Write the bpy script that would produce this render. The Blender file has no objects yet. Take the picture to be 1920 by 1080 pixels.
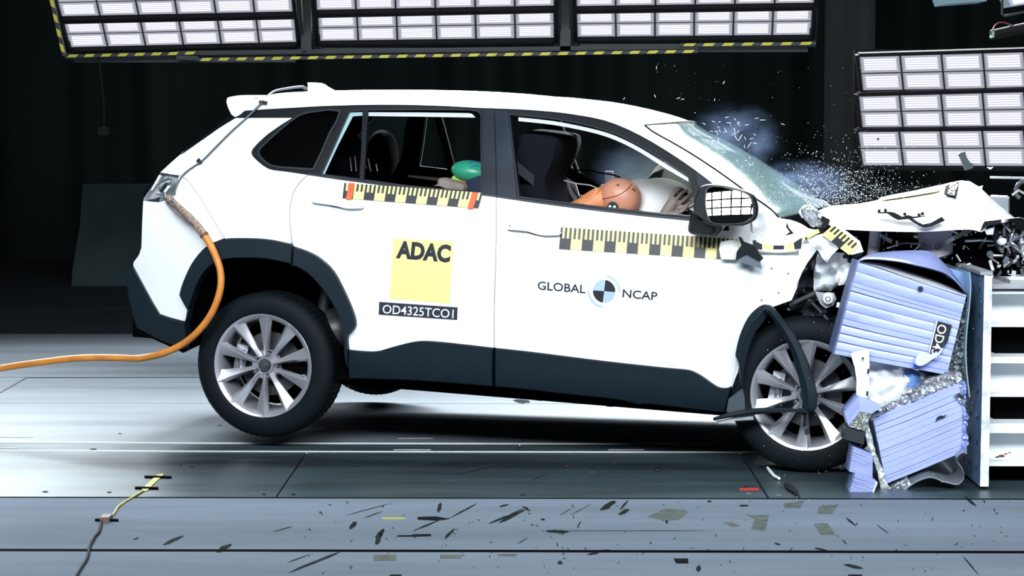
import bpy, bmesh, math, random
from mathutils import Vector, Matrix, Quaternion
from mathutils.geometry import delaunay_2d_cdt
random.seed(7)
sc = bpy.context.scene
COL = sc.collection
PI = math.pi
# ---------------------------------------------------------------- camera
FPX, CH = 3906.8, 1.54
PIT = math.atan((540-223.3)/FPX); YAW = math.atan(40/FPX)
cd = bpy.data.cameras.new('camera'); cam = bpy.data.objects.new('camera', cd); COL.objects.link(cam)
cd.sensor_width = 36; cd.lens = FPX/1920*36; cd.clip_end = 200
cam.location = (0, 0, CH); cam.rotation_euler = (PI/2-PIT, 0, YAW)
sc.camera = cam
# ---------------------------------------------------------------- view
sc.view_settings.view_transform = 'Standard'; sc.view_settings.look = 'None'
sc.view_settings.gamma = 1; sc.view_settings.use_curve_mapping = False
sc.view_settings.exposure = 0.0
sc.cycles.caustics_reflective = False; sc.cycles.caustics_refractive = False
# ---------------------------------------------------------------- world and lamps
w = bpy.data.worlds.new('hall_dark'); sc.world = w; w.use_nodes = True
w.node_tree.nodes['Background'].inputs[0].default_value = (.35, .55, .75, 1)
w.node_tree.nodes['Background'].inputs[1].default_value = .02
def area(name, loc, tgt, sx, sy, power, color=(.9, .96, 1), spread=180):
    d = bpy.data.lights.new(name, 'AREA'); d.shape = 'RECTANGLE'; d.size = sx; d.size_y = sy
    d.energy = power; d.color = color; d.spread = math.radians(spread)
    o = bpy.data.objects.new(name, d); COL.objects.link(o); o.location = loc
    o.rotation_euler = (Vector(tgt)-Vector(loc)).to_track_quat('-Z', 'Y').to_euler(); return o
# the rows of the LED rigs: camera side, behind the car, over the car
area('front_rig_light', (-1.4, 1.5, 5.4), (-.2, 9.6, .7), 6.5, 2.0, 540, spread=80)
area('front_rig_light', (4.2, 1.2, 5.4), (2.6, 9.2, .6), 2.6, 2.0, 130, spread=80)
area('back_rig_light', (1.0, 14.5, 3.5), (.8, 10.9, 0), 5.5, 1.2, 820, spread=95)
area('back_rig_light', (-4.4, 14.2, 3.5), (-3.4, 10.6, 0), 2.8, 1.2, 170, spread=100)
area('top_rig_light', (.3, 10.6, 5.4), (.3, 10.3, 0), 6.5, 2.6, 130, spread=110)
# ---------------------------------------------------------------- geometry of view
CAMM = cam.matrix_basis if False else (Matrix.Translation((0, 0, CH)) @ cam.rotation_euler.to_matrix().to_4x4())
def ray(px, py):
    d = Vector(((px-960)/FPX, -(py-540)/FPX, -1)); d = CAMM.to_3x3() @ d
    return Vector((0, 0, CH)), d
def atY(px, py, Y):
    o, d = ray(px, py); return o + d*((Y-o.y)/d.y)
def atZ(px, py, Z=0):
    o, d = ray(px, py); return o + d*((Z-o.z)/d.z)
# car frame: x forward, y away from the camera, z up
CY, CP = .2525, .045
ex = Vector((math.cos(CY), -math.sin(CY), 0)); ey = Vector((math.sin(CY), math.cos(CY), 0)); ez = Vector((0, 0, 1))
fx = ex*math.cos(CP)-ez*math.sin(CP); fz = ez*math.cos(CP)+ex*math.sin(CP)
CARM = Matrix((( fx.x, ey.x, fz.x, -1.0489), (fx.y, ey.y, fz.y, 10.4862), (fx.z, ey.z, fz.z, .075), (0, 0, 0, 1)))
CARI = CARM.inverted()
def carY(px, py, y):
    o, d = ray(px, py); o = CARI @ o; d = CARI.to_3x3() @ d
    return o + d*((y-o.y)/d.y)
def itp(t, x):
    if x <= t[0][0]: return t[0][1]
    for (a, fa), (b, fb) in zip(t, t[1:]):
        if x <= b:
            u = (x-a)/(b-a); return fa+(fb-fa)*u
    return t[-1][1]
def smooth_table(t, r):
    x0, x1 = t[0][0], t[-1][0]; n = 90; out = []
    for i in range(n+1):
        x = x0+(x1-x0)*i/n; s = 0; k = 0
        for j in range(-4, 5):
            w_ = math.exp(-(j/2.5)**2); s += itp(t, x+j*r/4)*w_; k += w_
        out.append((x, s/k))
    return out
WZ = smooth_table([(0, .70), (.15, .77), (.25, .835), (.34, .885), (.5, .905), (.8, .912), (.95, .905), (1.03, .888), (1.09, .862), (1.2, .815), (1.35, .745), (1.48, .68), (1.55, .64), (1.60, .585), (1.64, .50), (1.70, .42)], .05)
TX = smooth_table([(-1.1, .30), (-.95, .19), (-.8, .11), (-.6, .055), (-.35, .02), (0, 0), (2.0, 0), (2.6, .02), (3.0, .06), (3.6, .12)], .08)
def S(x, z): return itp(WZ, z)-itp(TX, x)
def carS(px, py, off=0):
    o, d = ray(px, py); o = CARI @ o; d = CARI.to_3x3() @ d
    y = -.85
    for i in range(14):
        p = o + d*((y-o.y)/d.y); y = y*.4+.6*(-(S(p.x, p.z)+off))
    return o + d*((y-o.y)/d.y)
# ---------------------------------------------------------------- materials
def mat(name, col, rough=.5, metal=0, coat=0, bump=0, bscale=40, var=0, vscale=6, trans=0, emit=None, es=1, alpha=1, stretch=None, spec=.5):
    m = bpy.data.materials.new(name); m.use_nodes = True; nt = m.node_tree; b = nt.nodes['Principled BSDF']
    b.inputs['Base Color'].default_value = (*col, 1); b.inputs['Roughness'].default_value = rough
    b.inputs['Metallic'].default_value = metal; b.inputs['Coat Weight'].default_value = coat; b.inputs['Coat Roughness'].default_value = .05
    b.inputs['Transmission Weight'].default_value = trans; b.inputs['Alpha'].default_value = alpha
    b.inputs['Specular IOR Level'].default_value = spec
    if emit: b.inputs['Emission Color'].default_value = (*emit, 1); b.inputs['Emission Strength'].default_value = es
    if bump or var:
        tc = nt.nodes.new('ShaderNodeTexCoord'); mp = nt.nodes.new('ShaderNodeMapping'); nt.links.new(tc.outputs['Object'], mp.inputs[0])
        if stretch: mp.inputs['Scale'].default_value = stretch
        if var:
            n = nt.nodes.new('ShaderNodeTexNoise'); n.inputs['Scale'].default_value = vscale; n.inputs['Detail'].default_value = 6; nt.links.new(mp.outputs[0], n.inputs[0])
            r = nt.nodes.new('ShaderNodeValToRGB'); r.color_ramp.elements[0].position = .3; r.color_ramp.elements[1].position = .7
            r.color_ramp.elements[0].color = (*[c*(1-var) for c in col], 1); r.color_ramp.elements[1].color = (*[min(1, c*(1+var)) for c in col], 1)
            nt.links.new(n.outputs[0], r.inputs[0]); nt.links.new(r.outputs[0], b.inputs['Base Color'])
        if bump:
            n = nt.nodes.new('ShaderNodeTexNoise'); n.inputs['Scale'].default_value = bscale; n.inputs['Detail'].default_value = 4; nt.links.new(mp.outputs[0], n.inputs[0])
            bp = nt.nodes.new('ShaderNodeBump'); bp.inputs['Strength'].default_value = bump; bp.inputs['Distance'].default_value = .01
            nt.links.new(n.outputs[0], bp.inputs['Height']); nt.links.new(bp.outputs[0], b.inputs['Normal'])
    return m
M = dict(
 white=mat('white_paint', (.83, .86, .88), .32, coat=.6, var=.01),
 clad=mat('black_plastic', (.0065, .014, .021), .5, bump=.15, bscale=300, spec=.22),
 gloss=mat('gloss_black', (.004, .005, .007), .2, spec=.3),
 frame=mat('frame_black', (.005, .007, .010), .45, spec=.22),
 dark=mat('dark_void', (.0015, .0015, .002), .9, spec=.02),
 cloth=mat('seat_cloth', (.006, .008, .012), .9, bump=.4, bscale=200, spec=.06),
 tint=mat('tinted_glass', (.0006, .0006, .001), .3, spec=.05),
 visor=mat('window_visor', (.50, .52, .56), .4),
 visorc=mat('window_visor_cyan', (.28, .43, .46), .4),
 rubber=mat('tyre_rubber', (.0035, .0065, .009), .65, spec=.13, bump=.1, bscale=120),
 alloy=mat('alloy', (.50, .51, .56), .34, metal=.7, var=.05),
 steel=mat('steel', (.42, .44, .47), .35, metal=.9, var=.15, vscale=12),
 darkmetal=mat('dark_metal', (.07, .075, .085), .5, metal=.6, var=.4, vscale=14),
 wire=mat('wire_grey', (.10, .12, .145), .6, spec=.2),
 black=mat('black_tape', (.005, .006, .007), .5),
 ink=mat('sticker_ink', (.008, .013, .02), .45),
 yellow=mat('sticker_yellow', (.80, .70, .27), .5),
 red=mat('sticker_red', (.75, .09, .02), .5, var=.2, vscale=30),
 lab=mat('label_black', (.018, .022, .04), .45),
 lwhite=mat('label_white', (.85, .88, .92), .5),
 lblue=mat('logo_blue', (.35, .48, .82), .45),
 lgrey=mat('logo_grey', (.50, .55, .62), .45),
 orange=mat('orange_sheath', (.58, .21, .035), .5, var=.25, vscale=9, bump=.2, bscale=60, stretch=(1, 1, 1)),
 braid=mat('braided_steel', (.38, .27, .22), .4, metal=.6, var=.8, vscale=120, bump=.8, bscale=150),
 honey=mat('honeycomb_lilac', (.33, .39, .76), .42, var=.06, vscale=4, coat=.15, bump=.25, bscale=5, stretch=(1, 1, 6)),
 foil=mat('crushed_foil', (.62, .64, .68), .22, metal=.9, bump=1.0, bscale=45, var=.3, vscale=25),
 mesh=mat('crushed_core', (.20, .23, .25), .35, metal=.8, bump=1.0, bscale=90, var=.9, vscale=60),
 bluep=mat('blue_steel', (.15, .25, .43), .42, metal=.25, var=.35, vscale=7),
 wsteel=mat('white_steel', (.78, .82, .84), .4, var=.06, vscale=6),
 gsteel=mat('grey_steel', (.30, .32, .34), .45, var=.3, vscale=8),
 sheet=mat('grey_sheet', (.30, .35, .40), .30, metal=.5),
 bag=mat('airbag', (.96, .97, .98), .8, bump=.3, bscale=14),
 skin=mat('dummy_vinyl', (.56, .26, .17), .42, var=.08, vscale=4),
 skin2=mat('dummy_neck', (.58, .22, .09), .5),
 hand=mat('dummy_hand', (.24, .19, .17), .6, var=.2, vscale=10),
 green=mat('dummy_green', (.03, .33, .20), .35),
 blue=mat('blue_mark', (.03, .10, .55), .5),
 navy=mat('navy_cloth', (.010, .018, .05), .8),
 jersey=mat('concrete', (.034, .050, .056), .9, bump=.3, bscale=60, var=.12, vscale=3, spec=.1),
 curtain=mat('curtain', (.014, .020, .020), .95, var=.3, vscale=1.5, spec=.05, stretch=(1, 1, .1)),
 rig=mat('rig_frame', (.016, .022, .026), .55, spec=.3),
 rigd=mat('rig_black', (.003, .003, .004), .7, spec=.15),
 hazy=mat('hazard_yellow', (.42, .38, .03), .6),
 hazk=mat('hazard_black', (.01, .01, .01), .6),
 shard=mat('shards', (.95, .98, 1), .25),
 mirror=mat('mirror_glass', (.9, .92, .95), .015, metal=1),
 led=None)
# LED board: bright dots on a lit lilac plate
m = bpy.data.materials.new('led_board'); m.use_nodes = True; nt = m.node_tree; nt.nodes.clear()
out = nt.nodes.new('ShaderNodeOutputMaterial'); em = nt.nodes.new('ShaderNodeEmission'); nt.links.new(em.outputs[0], out.inputs[0])
uv = nt.nodes.new('ShaderNodeUVMap')
def mth(op, a, b=None, c=None):
    n = nt.nodes.new('ShaderNodeMath'); n.operation = op
    for i, v in enumerate((a, b, c)):
        if v is None: continue
        if isinstance(v, (int, float)): n.inputs[i].default_value = v
        else: nt.links.new(v, n.inputs[i])
    return n.outputs[0]
sx = nt.nodes.new('ShaderNodeSeparateXYZ'); nt.links.new(uv.outputs[0], sx.inputs[0])
u, v = sx.outputs[0], sx.outputs[1]
NX, NY = 14, 5
vr = mth('MULTIPLY', mth('SUBTRACT', v, .15), NY/.70); row = mth('FLOOR', vr)
ur = mth('ADD', mth('MULTIPLY', mth('SUBTRACT', u, .12), NX/.76), mth('MULTIPLY', mth('MODULO', mth('ADD', row, 8), 2), .5))
du = mth('MULTIPLY', mth('SUBTRACT', mth('FRACT', ur), .5), .75); dv = mth('SUBTRACT', mth('FRACT', vr), .5)
dd = mth('SQRT', mth('ADD', mth('POWER', du, 2), mth('POWER', dv, 2)))
dot = mth('SUBTRACT', 1, mth('MINIMUM', mth('DIVIDE', dd, .46), 1)); dot = mth('MAXIMUM', dot, 0)
ins = mth('MULTIPLY', mth('LESS_THAN', mth('ABSOLUTE', mth('SUBTRACT', u, .5)), .40), mth('LESS_THAN', mth('ABSOLUTE', mth('SUBTRACT', v, .5)), .35))
edge = mth('SUBTRACT', 1, mth('MULTIPLY', mth('POWER', mth('MAXIMUM', mth('MULTIPLY', mth('ABSOLUTE', mth('SUBTRACT', u, .5)), 2), mth('MULTIPLY', mth('ABSOLUTE', mth('SUBTRACT', v, .5)), 2)), 16), .75))
st = mth('ADD', mth('MULTIPLY', mth('MULTIPLY', dot, ins), 2.3), mth('MULTIPLY', edge, mth('ADD', .56, mth('MULTIPLY', ins, .08))))
em.inputs[0].default_value = (.83, .86, 1, 1); nt.links.new(st, em.inputs[1]); M['led'] = m
# ---------------------------------------------------------------- builders
def mesh_obj(name, verts, faces, m, parent=None, smooth=False, mats=None, idx=None):
    me = bpy.data.meshes.new(name); me.from_pydata([tuple(v) for v in verts], [], faces); me.validate()
    for mm in (mats or [m]): me.materials.append(mm)
    if idx:
        for p, i in zip(me.polygons, idx): p.material_index = i
    bm = bmesh.new(); bm.from_mesh(me); bmesh.ops.recalc_face_normals(bm, faces=bm.faces); bm.to_mesh(me); bm.free()
    if smooth:
        for p in me.polygons: p.use_smooth = True
        try: me.set_sharp_from_angle(angle=math.radians(40))
        except Exception: pass
    o = bpy.data.objects.new(name, me); COL.objects.link(o)
    if parent: o.parent = parent
    return o
def tag(o, label=None, cat=None, group=None, kind=None):
    if label: o['label'] = label
    if cat: o['category'] = cat
    if group: o['group'] = group
    if kind: o['kind'] = kind
    return o
def empty(name, loc=(0, 0, 0), label=None, cat=None, group=None):
    o = bpy.data.objects.new(name, None); COL.objects.link(o); o.location = loc; o.empty_display_size = .1
    return tag(o, label, cat, group)
class MB:
    def __init__(s): s.v = []; s.f = []; s.i = []
    def add(s, v, f, mi=0):
        n = len(s.v); s.v += [Vector(a) for a in v]; s.f += [tuple(a+n for a in q) for q in f]; s.i += [mi]*len(f)
    def box(s, c, d, R=None, mi=0):
        c = Vector(c); vs = []
        for x in (-.5, .5):
            for y in (-.5, .5):
                for z in (-.5, .5):
                    p = Vector((x*d[0], y*d[1], z*d[2])); vs.append(c+(R @ p if R else p))
        s.add(vs, [(0, 1, 3, 2), (4, 6, 7, 5), (0, 4, 5, 1), (2, 3, 7, 6), (0, 2, 6, 4), (1, 5, 7, 3)], mi)
    def prism(s, near, far, mi=0):
        n = len(near); s.add(list(near)+list(far), [tuple(range(n)), tuple(range(2*n-1, n-1, -1))]+[(i, (i+1) % n, (i+1) % n+n, i+n) for i in range(n)], mi)
    def tube(s, pts, r, n=10, mi=0, cap=True):
        pts = [Vector(p) for p in pts]; rs = r if isinstance(r, (list, tuple)) else [r]*len(pts); vs = []
        up = Vector((.13, .31, .94)); prev = None
        for i, p in enumerate(pts):
            t = (pts[min(i+1, len(pts)-1)]-pts[max(i-1, 0)]).normalized()
            a = t.cross(up if prev is None else prev.cross(t) if False else up)
            if a.length < 1e-3: a = t.cross(Vector((1, 0, 0)))
            a.normalize(); b = t.cross(a)
            for k in range(n):
                q = 2*PI*k/n; vs.append(p+(a*math.cos(q)+b*math.sin(q))*rs[i])
        fs = [(i*n+k, i*n+(k+1) % n, (i+1)*n+(k+1) % n, (i+1)*n+k) for i in range(len(pts)-1) for k in range(n)]
        if cap: fs += [tuple(range(n)), tuple(range((len(pts)-1)*n+n-1, (len(pts)-1)*n-1, -1))]
        s.add(vs, fs, mi)
    def ell(s, c, r, R=None, n=20, m_=12, mi=0):
        vs = []; c = Vector(c)
        for j in range(m_+1):
            th = PI*j/m_
            for k in range(n):
                ph = 2*PI*k/n; p = Vector((r[0]*math.sin(th)*math.cos(ph), r[1]*math.sin(th)*math.sin(ph), r[2]*math.cos(th)))
                vs.append(c+(R @ p if R else p))
        s.add(vs, [(j*n+k, j*n+(k+1) % n, (j+1)*n+(k+1) % n, (j+1)*n+k) for j in range(m_) for k in range(n)], mi)
    def lathe(s, prof, n=48, mi=0, c=(0, 0, 0)):     # prof = (radius, y) about the y axis
        vs = []; c = Vector(c)
        for r, y in prof:
            for k in range(n): a = 2*PI*k/n; vs.append(c+Vector((r*math.cos(a), y, r*math.sin(a))))
        s.add(vs, [(j*n+k, j*n+(k+1) % n, (j+1)*n+(k+1) % n, (j+1)*n+k) for j in range(len(prof)-1) for k in range(n)], mi)
    def obj(s, name, m, parent=None, smooth=False):
        ms = m if isinstance(m, list) else [m]
        o = mesh_obj(name, s.v, s.f, None, parent, smooth, ms, s.i if len(ms) > 1 else None); return o
def weld(o, d=1e-4):
    bm = bmesh.new(); bm.from_mesh(o.data); bmesh.ops.remove_doubles(bm, verts=bm.verts, dist=d); bm.to_mesh(o.data); bm.free(); return o
def cr(pts, k=4):                                       # smooth open chain
    P = [Vector((*p, 0)) if len(p) == 2 else Vector(p) for p in pts]; out = []
    for i in range(len(P)-1):
        a = P[max(i-1, 0)]; b = P[i]; c = P[i+1]; d = P[min(i+2, len(P)-1)]
        for j in range(k):
            t = j/k; out.append(.5*((2*b)+(c-a)*t+(2*a-5*b+4*c-d)*t*t+(3*b-a-3*c+d)*t**3))
    out.append(P[-1])
    return [tuple(q[:len(pts[0])]) for q in out]
def inpoly(p, poly):
    x, y = p; c = False; n = len(poly)
    for i in range(n):
        x1, y1 = poly[i]; x2, y2 = poly[i-1]
        if (y1 > y) != (y2 > y) and x < (x2-x1)*(y-y1)/(y2-y1)+x1: c = not c
    return c
def dens(poly, d):
    out = []
    for i, a in enumerate(poly):
        b = poly[(i+1) % len(poly)]; L = math.hypot(b[0]-a[0], b[1]-a[1]); n = max(1, int(L/d))
        for j in range(n): out.append((a[0]+(b[0]-a[0])*j/n, a[1]+(b[1]-a[1])*j/n))
    return out
def inset(poly, d):
    n = len(poly); A = sum(poly[i-1][0]*poly[i][1]-poly[i][0]*poly[i-1][1] for i in range(n)); s_ = 1 if A > 0 else -1; out = []
    for i in range(n):
        a, b, c = poly[i-1], poly[i], poly[(i+1) % n]
        e1 = Vector((b[0]-a[0], b[1]-a[1])); e2 = Vector((c[0]-b[0], c[1]-b[1]))
        if e1.length < 1e-6 or e2.length < 1e-6: out.append(b); continue
        e1.normalize(); e2.normalize(); n1 = Vector((-e1.y, e1.x))*s_; n2 = Vector((-e2.y, e2.x))*s_
        h = n1+n2
        if h.length < .3: out.append(b); continue
        h.normalize(); k = min(2, 1/max(.3, h.dot(n1))); out.append((b[0]+h.x*d*k, b[1]+h.y*d*k))
    return out
def tri(polys, step, lift, back, grid=True):
    """polys: outer polygon then holes, 2D; lift(p)->front point, back(p)->rear point; returns verts, faces of a closed plate"""
    V = []; E = []
    for q in polys:
        q = dens(q, step*1.3); n0 = len(V); V += [Vector(p) for p in q]; E += [(n0+i, n0+(i+1) % len(q)) for i in range(len(q))]
    if grid:
        xs = [p.x for p in V]; ys = [p.y for p in V]; nb = len(V)
        y = min(ys)+step*.5; r = 0; B = [p for p in V]
        cell = {}
        for p in B: cell.setdefault((int(p.x//step), int(p.y//step)), []).append(p)
        while y < max(ys):
            x = min(xs)+step*(.5+.5*(r % 2))
            while x < max(xs):
                if inpoly((x, y), polys[0]) and not any(inpoly((x, y), h) for h in polys[1:]):
                    ok = True; ci, cj = int(x//step), int(y//step)
                    for a in (-1, 0, 1):
                        for b in (-1, 0, 1):
                            for p in cell.get((ci+a, cj+b), ()):
                                if (p.x-x)**2+(p.y-y)**2 < (step*.45)**2: ok = False
                    if ok: V.append(Vector((x, y)))
                x += step
            y += step; r += 1
    vv, ee, ff, _, _, _ = delaunay_2d_cdt(V, E, [], 0, 1e-6)
    F = []
    for f in ff:
        c = sum((vv[i] for i in f), Vector((0, 0)))/len(f)
        if inpoly(c, polys[0]) and not any(inpoly(c, h) for h in polys[1:]): F.append(tuple(f))
    n = len(vv); verts = [lift(p) for p in vv]+[back(p) for p in vv]
    cnt = {}
    for f in F:
        for i in range(len(f)):
            e = (f[i], f[(i+1) % len(f)]); k = (min(e), max(e)); cnt.setdefault(k, []).append(e)
    faces = list(F)+[tuple(i+n for i in reversed(f)) for f in F]+[(e[0][1], e[0][0], e[0][0]+n, e[0][1]+n) for e in cnt.values() if len(e) == 1]
    return verts, faces
def px2xz(poly, off=0): return [(lambda p: (p.x, p.z))(carS(a, b, off)) for a, b in poly]
def skin(name, outer, holes, m, parent, off=0, th=.02, step=.05, far=False, shrink=0, smooth=True, sub=None):
    """a body panel: outline traced on the side surface, curved like it, with thickness; far=True builds the mirrored one"""
    if shrink: outer = inset(outer, shrink)
    polys = [px2xz(outer, off)]+[px2xz(h, off) for h in holes]
    g = -1 if far else 1
    vs, fs = tri(polys, step, lambda p: Vector((p.x, -g*(S(p.x, p.y)+off), p.y)), lambda p: Vector((p.x, -g*(S(p.x, p.y)+off-th), p.y)))
    bm_ = [i for i in range(len(vs))]
    return mesh_obj(name, vs, fs, m, parent, smooth)
def plate(name, poly, f, depth, m, parent=None, smooth=False, holes=(), step=None):
    """outline in pixels put at its distance by f(px,py) -> point, with a real depth vector"""
    V = [f(*p) for p in poly]; D = Vector(depth)
    if step:
        vs, fs = tri([list(poly)]+[list(h) for h in holes], step, lambda p: f(p.x, p.y), lambda p: f(p.x, p.y)+D)
        return mesh_obj(name, vs, fs, m, parent, smooth)
    n = len(V); mb = MB(); vs, fs = tri([list(poly)], 1e5, lambda p: f(p.x, p.y), lambda p: f(p.x, p.y)+D, grid=False)
    return mesh_obj(name, vs, fs, m, parent, smooth)
def bridge(name, chain, m, parent, crown=lambda t, s: (0, 0), n=14, th=.02, off=0):
    """surface from the near side edge to the mirrored far side edge"""
    P = [carS(a, b, off) for a, b in chain]; vs = []
    for lay in (0, 1):
        for i, p in enumerate(P):
            for j in range(n+1):
                t = j/n; dx, dz = crown(i/(len(P)-1), math.sin(PI*t)); vs.append(Vector((p.x+dx, p.y*(1-2*t), p.z+dz-lay*th)))
    K = (n+1)*len(P); fs = []
    for l in (0, K): fs += [(l+i*(n+1)+j, l+i*(n+1)+j+1, l+(i+1)*(n+1)+j+1, l+(i+1)*(n+1)+j) for i in range(len(P)-1) for j in range(n)]
    return mesh_obj(name, vs, fs, m, parent, True)
def text_mesh(s, bold=0):
    c = bpy.data.curves.new('t', 'FONT'); c.body = s; c.size = 1; c.offset = bold; c.resolution_u = 3; o = bpy.data.objects.new('t', c); COL.objects.link(o)
    dg = bpy.context.evaluated_depsgraph_get(); dg.update(); me = bpy.data.meshes.new_from_object(o.evaluated_get(dg)); bpy.data.objects.remove(o)
    V = [v.co.copy() for v in me.vertices]; F = [tuple(p.vertices) for p in me.polygons]
    x0 = min(v.x for v in V); x1 = max(v.x for v in V); y0 = min(v.y for v in V); y1 = max(v.y for v in V)
    return [((v.x-x0)/(x1-x0), (v.y-y0)/(y1-y0)) for v in V], F
def lettering(name, s, quad, m, parent, f, bold=0):
    """text stretched over quad = (bottom-left, bottom-right, top-left) in pixels, laid on a surface by f"""
    V, F = text_mesh(s, bold); bl, br, tl = [Vector(q) for q in quad]
    vs = []
    for u_, v_ in V: p = bl+(br-bl)*u_+(tl-bl)*v_; vs.append(f(p.x, p.y))
    return mesh_obj(name, vs, F, m, parent)
# ================================================================ the hall
def gY(py): return atZ(960, py).y
def strip(name, y0, y1, m, z0=-.06, z1=0, x0=-14, x1=14, parent=None):
    mb = MB(); mb.box(((x0+x1)/2, (y0+y1)/2, (z0+z1)/2), (x1-x0, y1-y0, z1-z0)); return mb.obj(name, m, parent)
def floor_mat(name, col, rough, metal, spec, scr=.5, stretch=(.25, 1.6, 1), dirt=.5):
    m = bpy.data.materials.new(name); m.use_nodes = True; nt = m.node_tree; b = nt.nodes['Principled BSDF']; L = nt.links.new
    tc = nt.nodes.new('ShaderNodeTexCoord'); mp = nt.nodes.new('ShaderNodeMapping'); mp.inputs['Scale'].default_value = stretch; L(tc.outputs['Object'], mp.inputs[0])
    n1 = nt.nodes.new('ShaderNodeTexNoise'); n1.inputs['Scale'].default_value = 1.6; n1.inputs['Detail'].default_value = 8; n1.inputs['Roughness'].default_value = .65; L(mp.outputs[0], n1.inputs[0])
    r1 = nt.nodes.new('ShaderNodeValToRGB'); r1.color_ramp.elements[0].position = .3; r1.color_ramp.elements[1].position = .7
    r1.color_ramp.elements[0].color = (*[c*(1-dirt) for c in col], 1); r1.color_ramp.elements[1].color = (*[min(1, c*(1+dirt*.7)) for c in col], 1); L(n1.outputs[0], r1.inputs[0])
    n2 = nt.nodes.new('ShaderNodeTexNoise'); n2.inputs['Scale'].default_value = 130; n2.inputs['Detail'].default_value = 3; L(tc.outputs['Object'], n2.inputs[0])
    mx = nt.nodes.new('ShaderNodeMix'); mx.data_type = 'RGBA'; mx.blend_type = 'MULTIPLY'; mx.inputs[0].default_value = .35; L(r1.outputs[0], mx.inputs[6]); L(n2.outputs[0], mx.inputs[7]); L(mx.outputs[2], b.inputs['Base Color'])
    rr = nt.nodes.new('ShaderNodeMapRange'); rr.inputs[3].default_value = rough*.75; rr.inputs[4].default_value = rough*1.3; L(n1.outputs[0], rr.inputs[0]); L(rr.outputs[0], b.inputs['Roughness'])
    b.inputs['Metallic'].default_value = metal; b.inputs['Specular IOR Level'].default_value = spec
    bp = nt.nodes.new('ShaderNodeBump'); bp.inputs['Strength'].default_value = .12; bp.inputs['Distance'].default_value = .004; L(n2.outputs[0], bp.inputs['Height']); L(bp.outputs[0], b.inputs['Normal'])
    return m
FM = floor_mat('floor_paint', (.195, .24, .30), .85, 0, .06, dirt=.28)
FS = floor_mat('floor_steel', (.052, .085, .10), .38, .35, .9, dirt=.85)
FF = floor_mat('floor_far', (.19, .225, .26), .40, 0, .5, dirt=.2)
g = [gY(y) for y in (1033.5, 933.5, 847.5, 832, 757, 708.5)]
fl = strip('floor', -2, 30, M['dark'], -.10, -.05, -14, 14); tag(fl, 'grey hall floor of painted and steel plates', 'floor', kind='structure')
def fplate(a, b, m, x0=-14, x1=14): return strip('floor_plate', a, b, m, -.05, 0, x0, x1, fl)
fplate(1.0, g[0]-.014, FM); fplate(g[0]+.014, g[1]-.012, FM)
def seam_x(pxa, pya, pxb, pyb): return atZ(pxa, pya).x, atZ(pxb, pyb).x
xa = [-14]+[sum(seam_x(*q))/2 for q in ((572, 850, 521, 930), (1393, 855, 1437, 930))]+[14]
for a, b in zip(xa, xa[1:]): fplate(g[1]+.008, g[2]-.008, FS, a+.004, b-.004)
fplate(g[2]+.02, g[3]-.02, FS, -14, atZ(974, 840).x-.004); fplate(g[2]+.02, g[3]-.02, FS, atZ(974, 840).x+.004, 14)
fplate(g[3]+.012, g[4]-.006, FF); fplate(g[4]+.006, g[5]-.012, FF)
xl = atZ(49, 709).x; fplate(g[5]+.012, gY(627), FF); fplate(gY(627), 24, floor_mat('floor_dark', (.035, .045, .055), .7, 0, .15, dirt=.3))
mb = MB()
for y in (g[2], g[3]): mb.box((0, y, -.003), (28, .014, .014))
mb.obj('guide_rail', mat('rail_steel', (.75, .78, .8), .35, metal=.4), fl)
mb = MB(); mb.box((0, g[0], -.002), (28, .040, .006)); mb.obj('seam_shade', M['dark'], fl); mb = MB(); mb.box((0, g[1]-.012, -.002), (28, .018, .006)); mb.obj('seam_shade', M['dark'], fl)  # dark strips over the plate gaps; the gap's shade is put into colour
mb = MB()        # short slots beside the rails
for a, b, y in ((746, 812, 822), (738, 808, 843.6), (0, 63, 820), (0, 32, 841), (1140, 1208, 843.6)):
    A = atZ(a, y); B = atZ(b, y); mb.box(((A.x+B.x)/2, A.y, .001), (B.x-A.x, .012, .004))
mb.obj('rail_slot', M['gsteel'], fl)
# curtain: a folded cloth wall
def curtain(name, x0, x1, Y, z0, z1, ph=0, amp=.10, lam=.75, m=None):
    mb = MB(); n = int((x1-x0)/.05); vs = []
    for i in range(n+1):
        x = x0+(x1-x0)*i/n; o = amp*math.sin(x/lam*2*PI+ph+1.3*math.sin(x*.9))+.04*math.sin(x*11+ph)
        vs += [Vector((x, Y+o, z0)), Vector((x, Y+o*1.1, z1)), Vector((x, Y+o+.01, z0)), Vector((x, Y+o*1.1+.01, z1))]
    fs = []
    for i in range(n):
        a = 4*i; b = a+4; fs += [(a, b, b+1, a+1), (a+2, a+3, b+3, b+2)]
    mb.add(vs, fs); return mb.obj(name, m or M['curtain'], None, True)
tag(curtain('wall_back', -14, 14, 22.6, 0, 7.5), 'black pleated curtain hung across the back of the hall', 'wall', kind='structure')
# light curtain edge right of the rig
o = curtain('wall_right', atY(1548, 0, 20.5).x, atY(1640, 0, 20.5).x, 20.5, 0, 7.5, 1, .06, .5, mat('curtain_grey', (.05, .058, .062), .9, var=.4, vscale=2, stretch=(1, 1, .1), spec=.1))
tag(o, 'dark grey curtain strip standing beside the right lamp wall', 'curtain', kind='structure')
for nm_, sx_ in (('wall_left', -14), ('wall_side', 14)):
    mb = MB(); mb.box((sx_, 12, 3.75), (.1, 28, 7.5)); tag(mb.obj(nm_, M['curtain']), 'black %s wall of the hall' % nm_[5:], 'wall', kind='structure')
cl = strip('ceiling', -2, 26, M['dark'], 7.5, 7.6, -14, 14); tag(cl, 'dark hall ceiling', 'ceiling', kind='structure')
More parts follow.
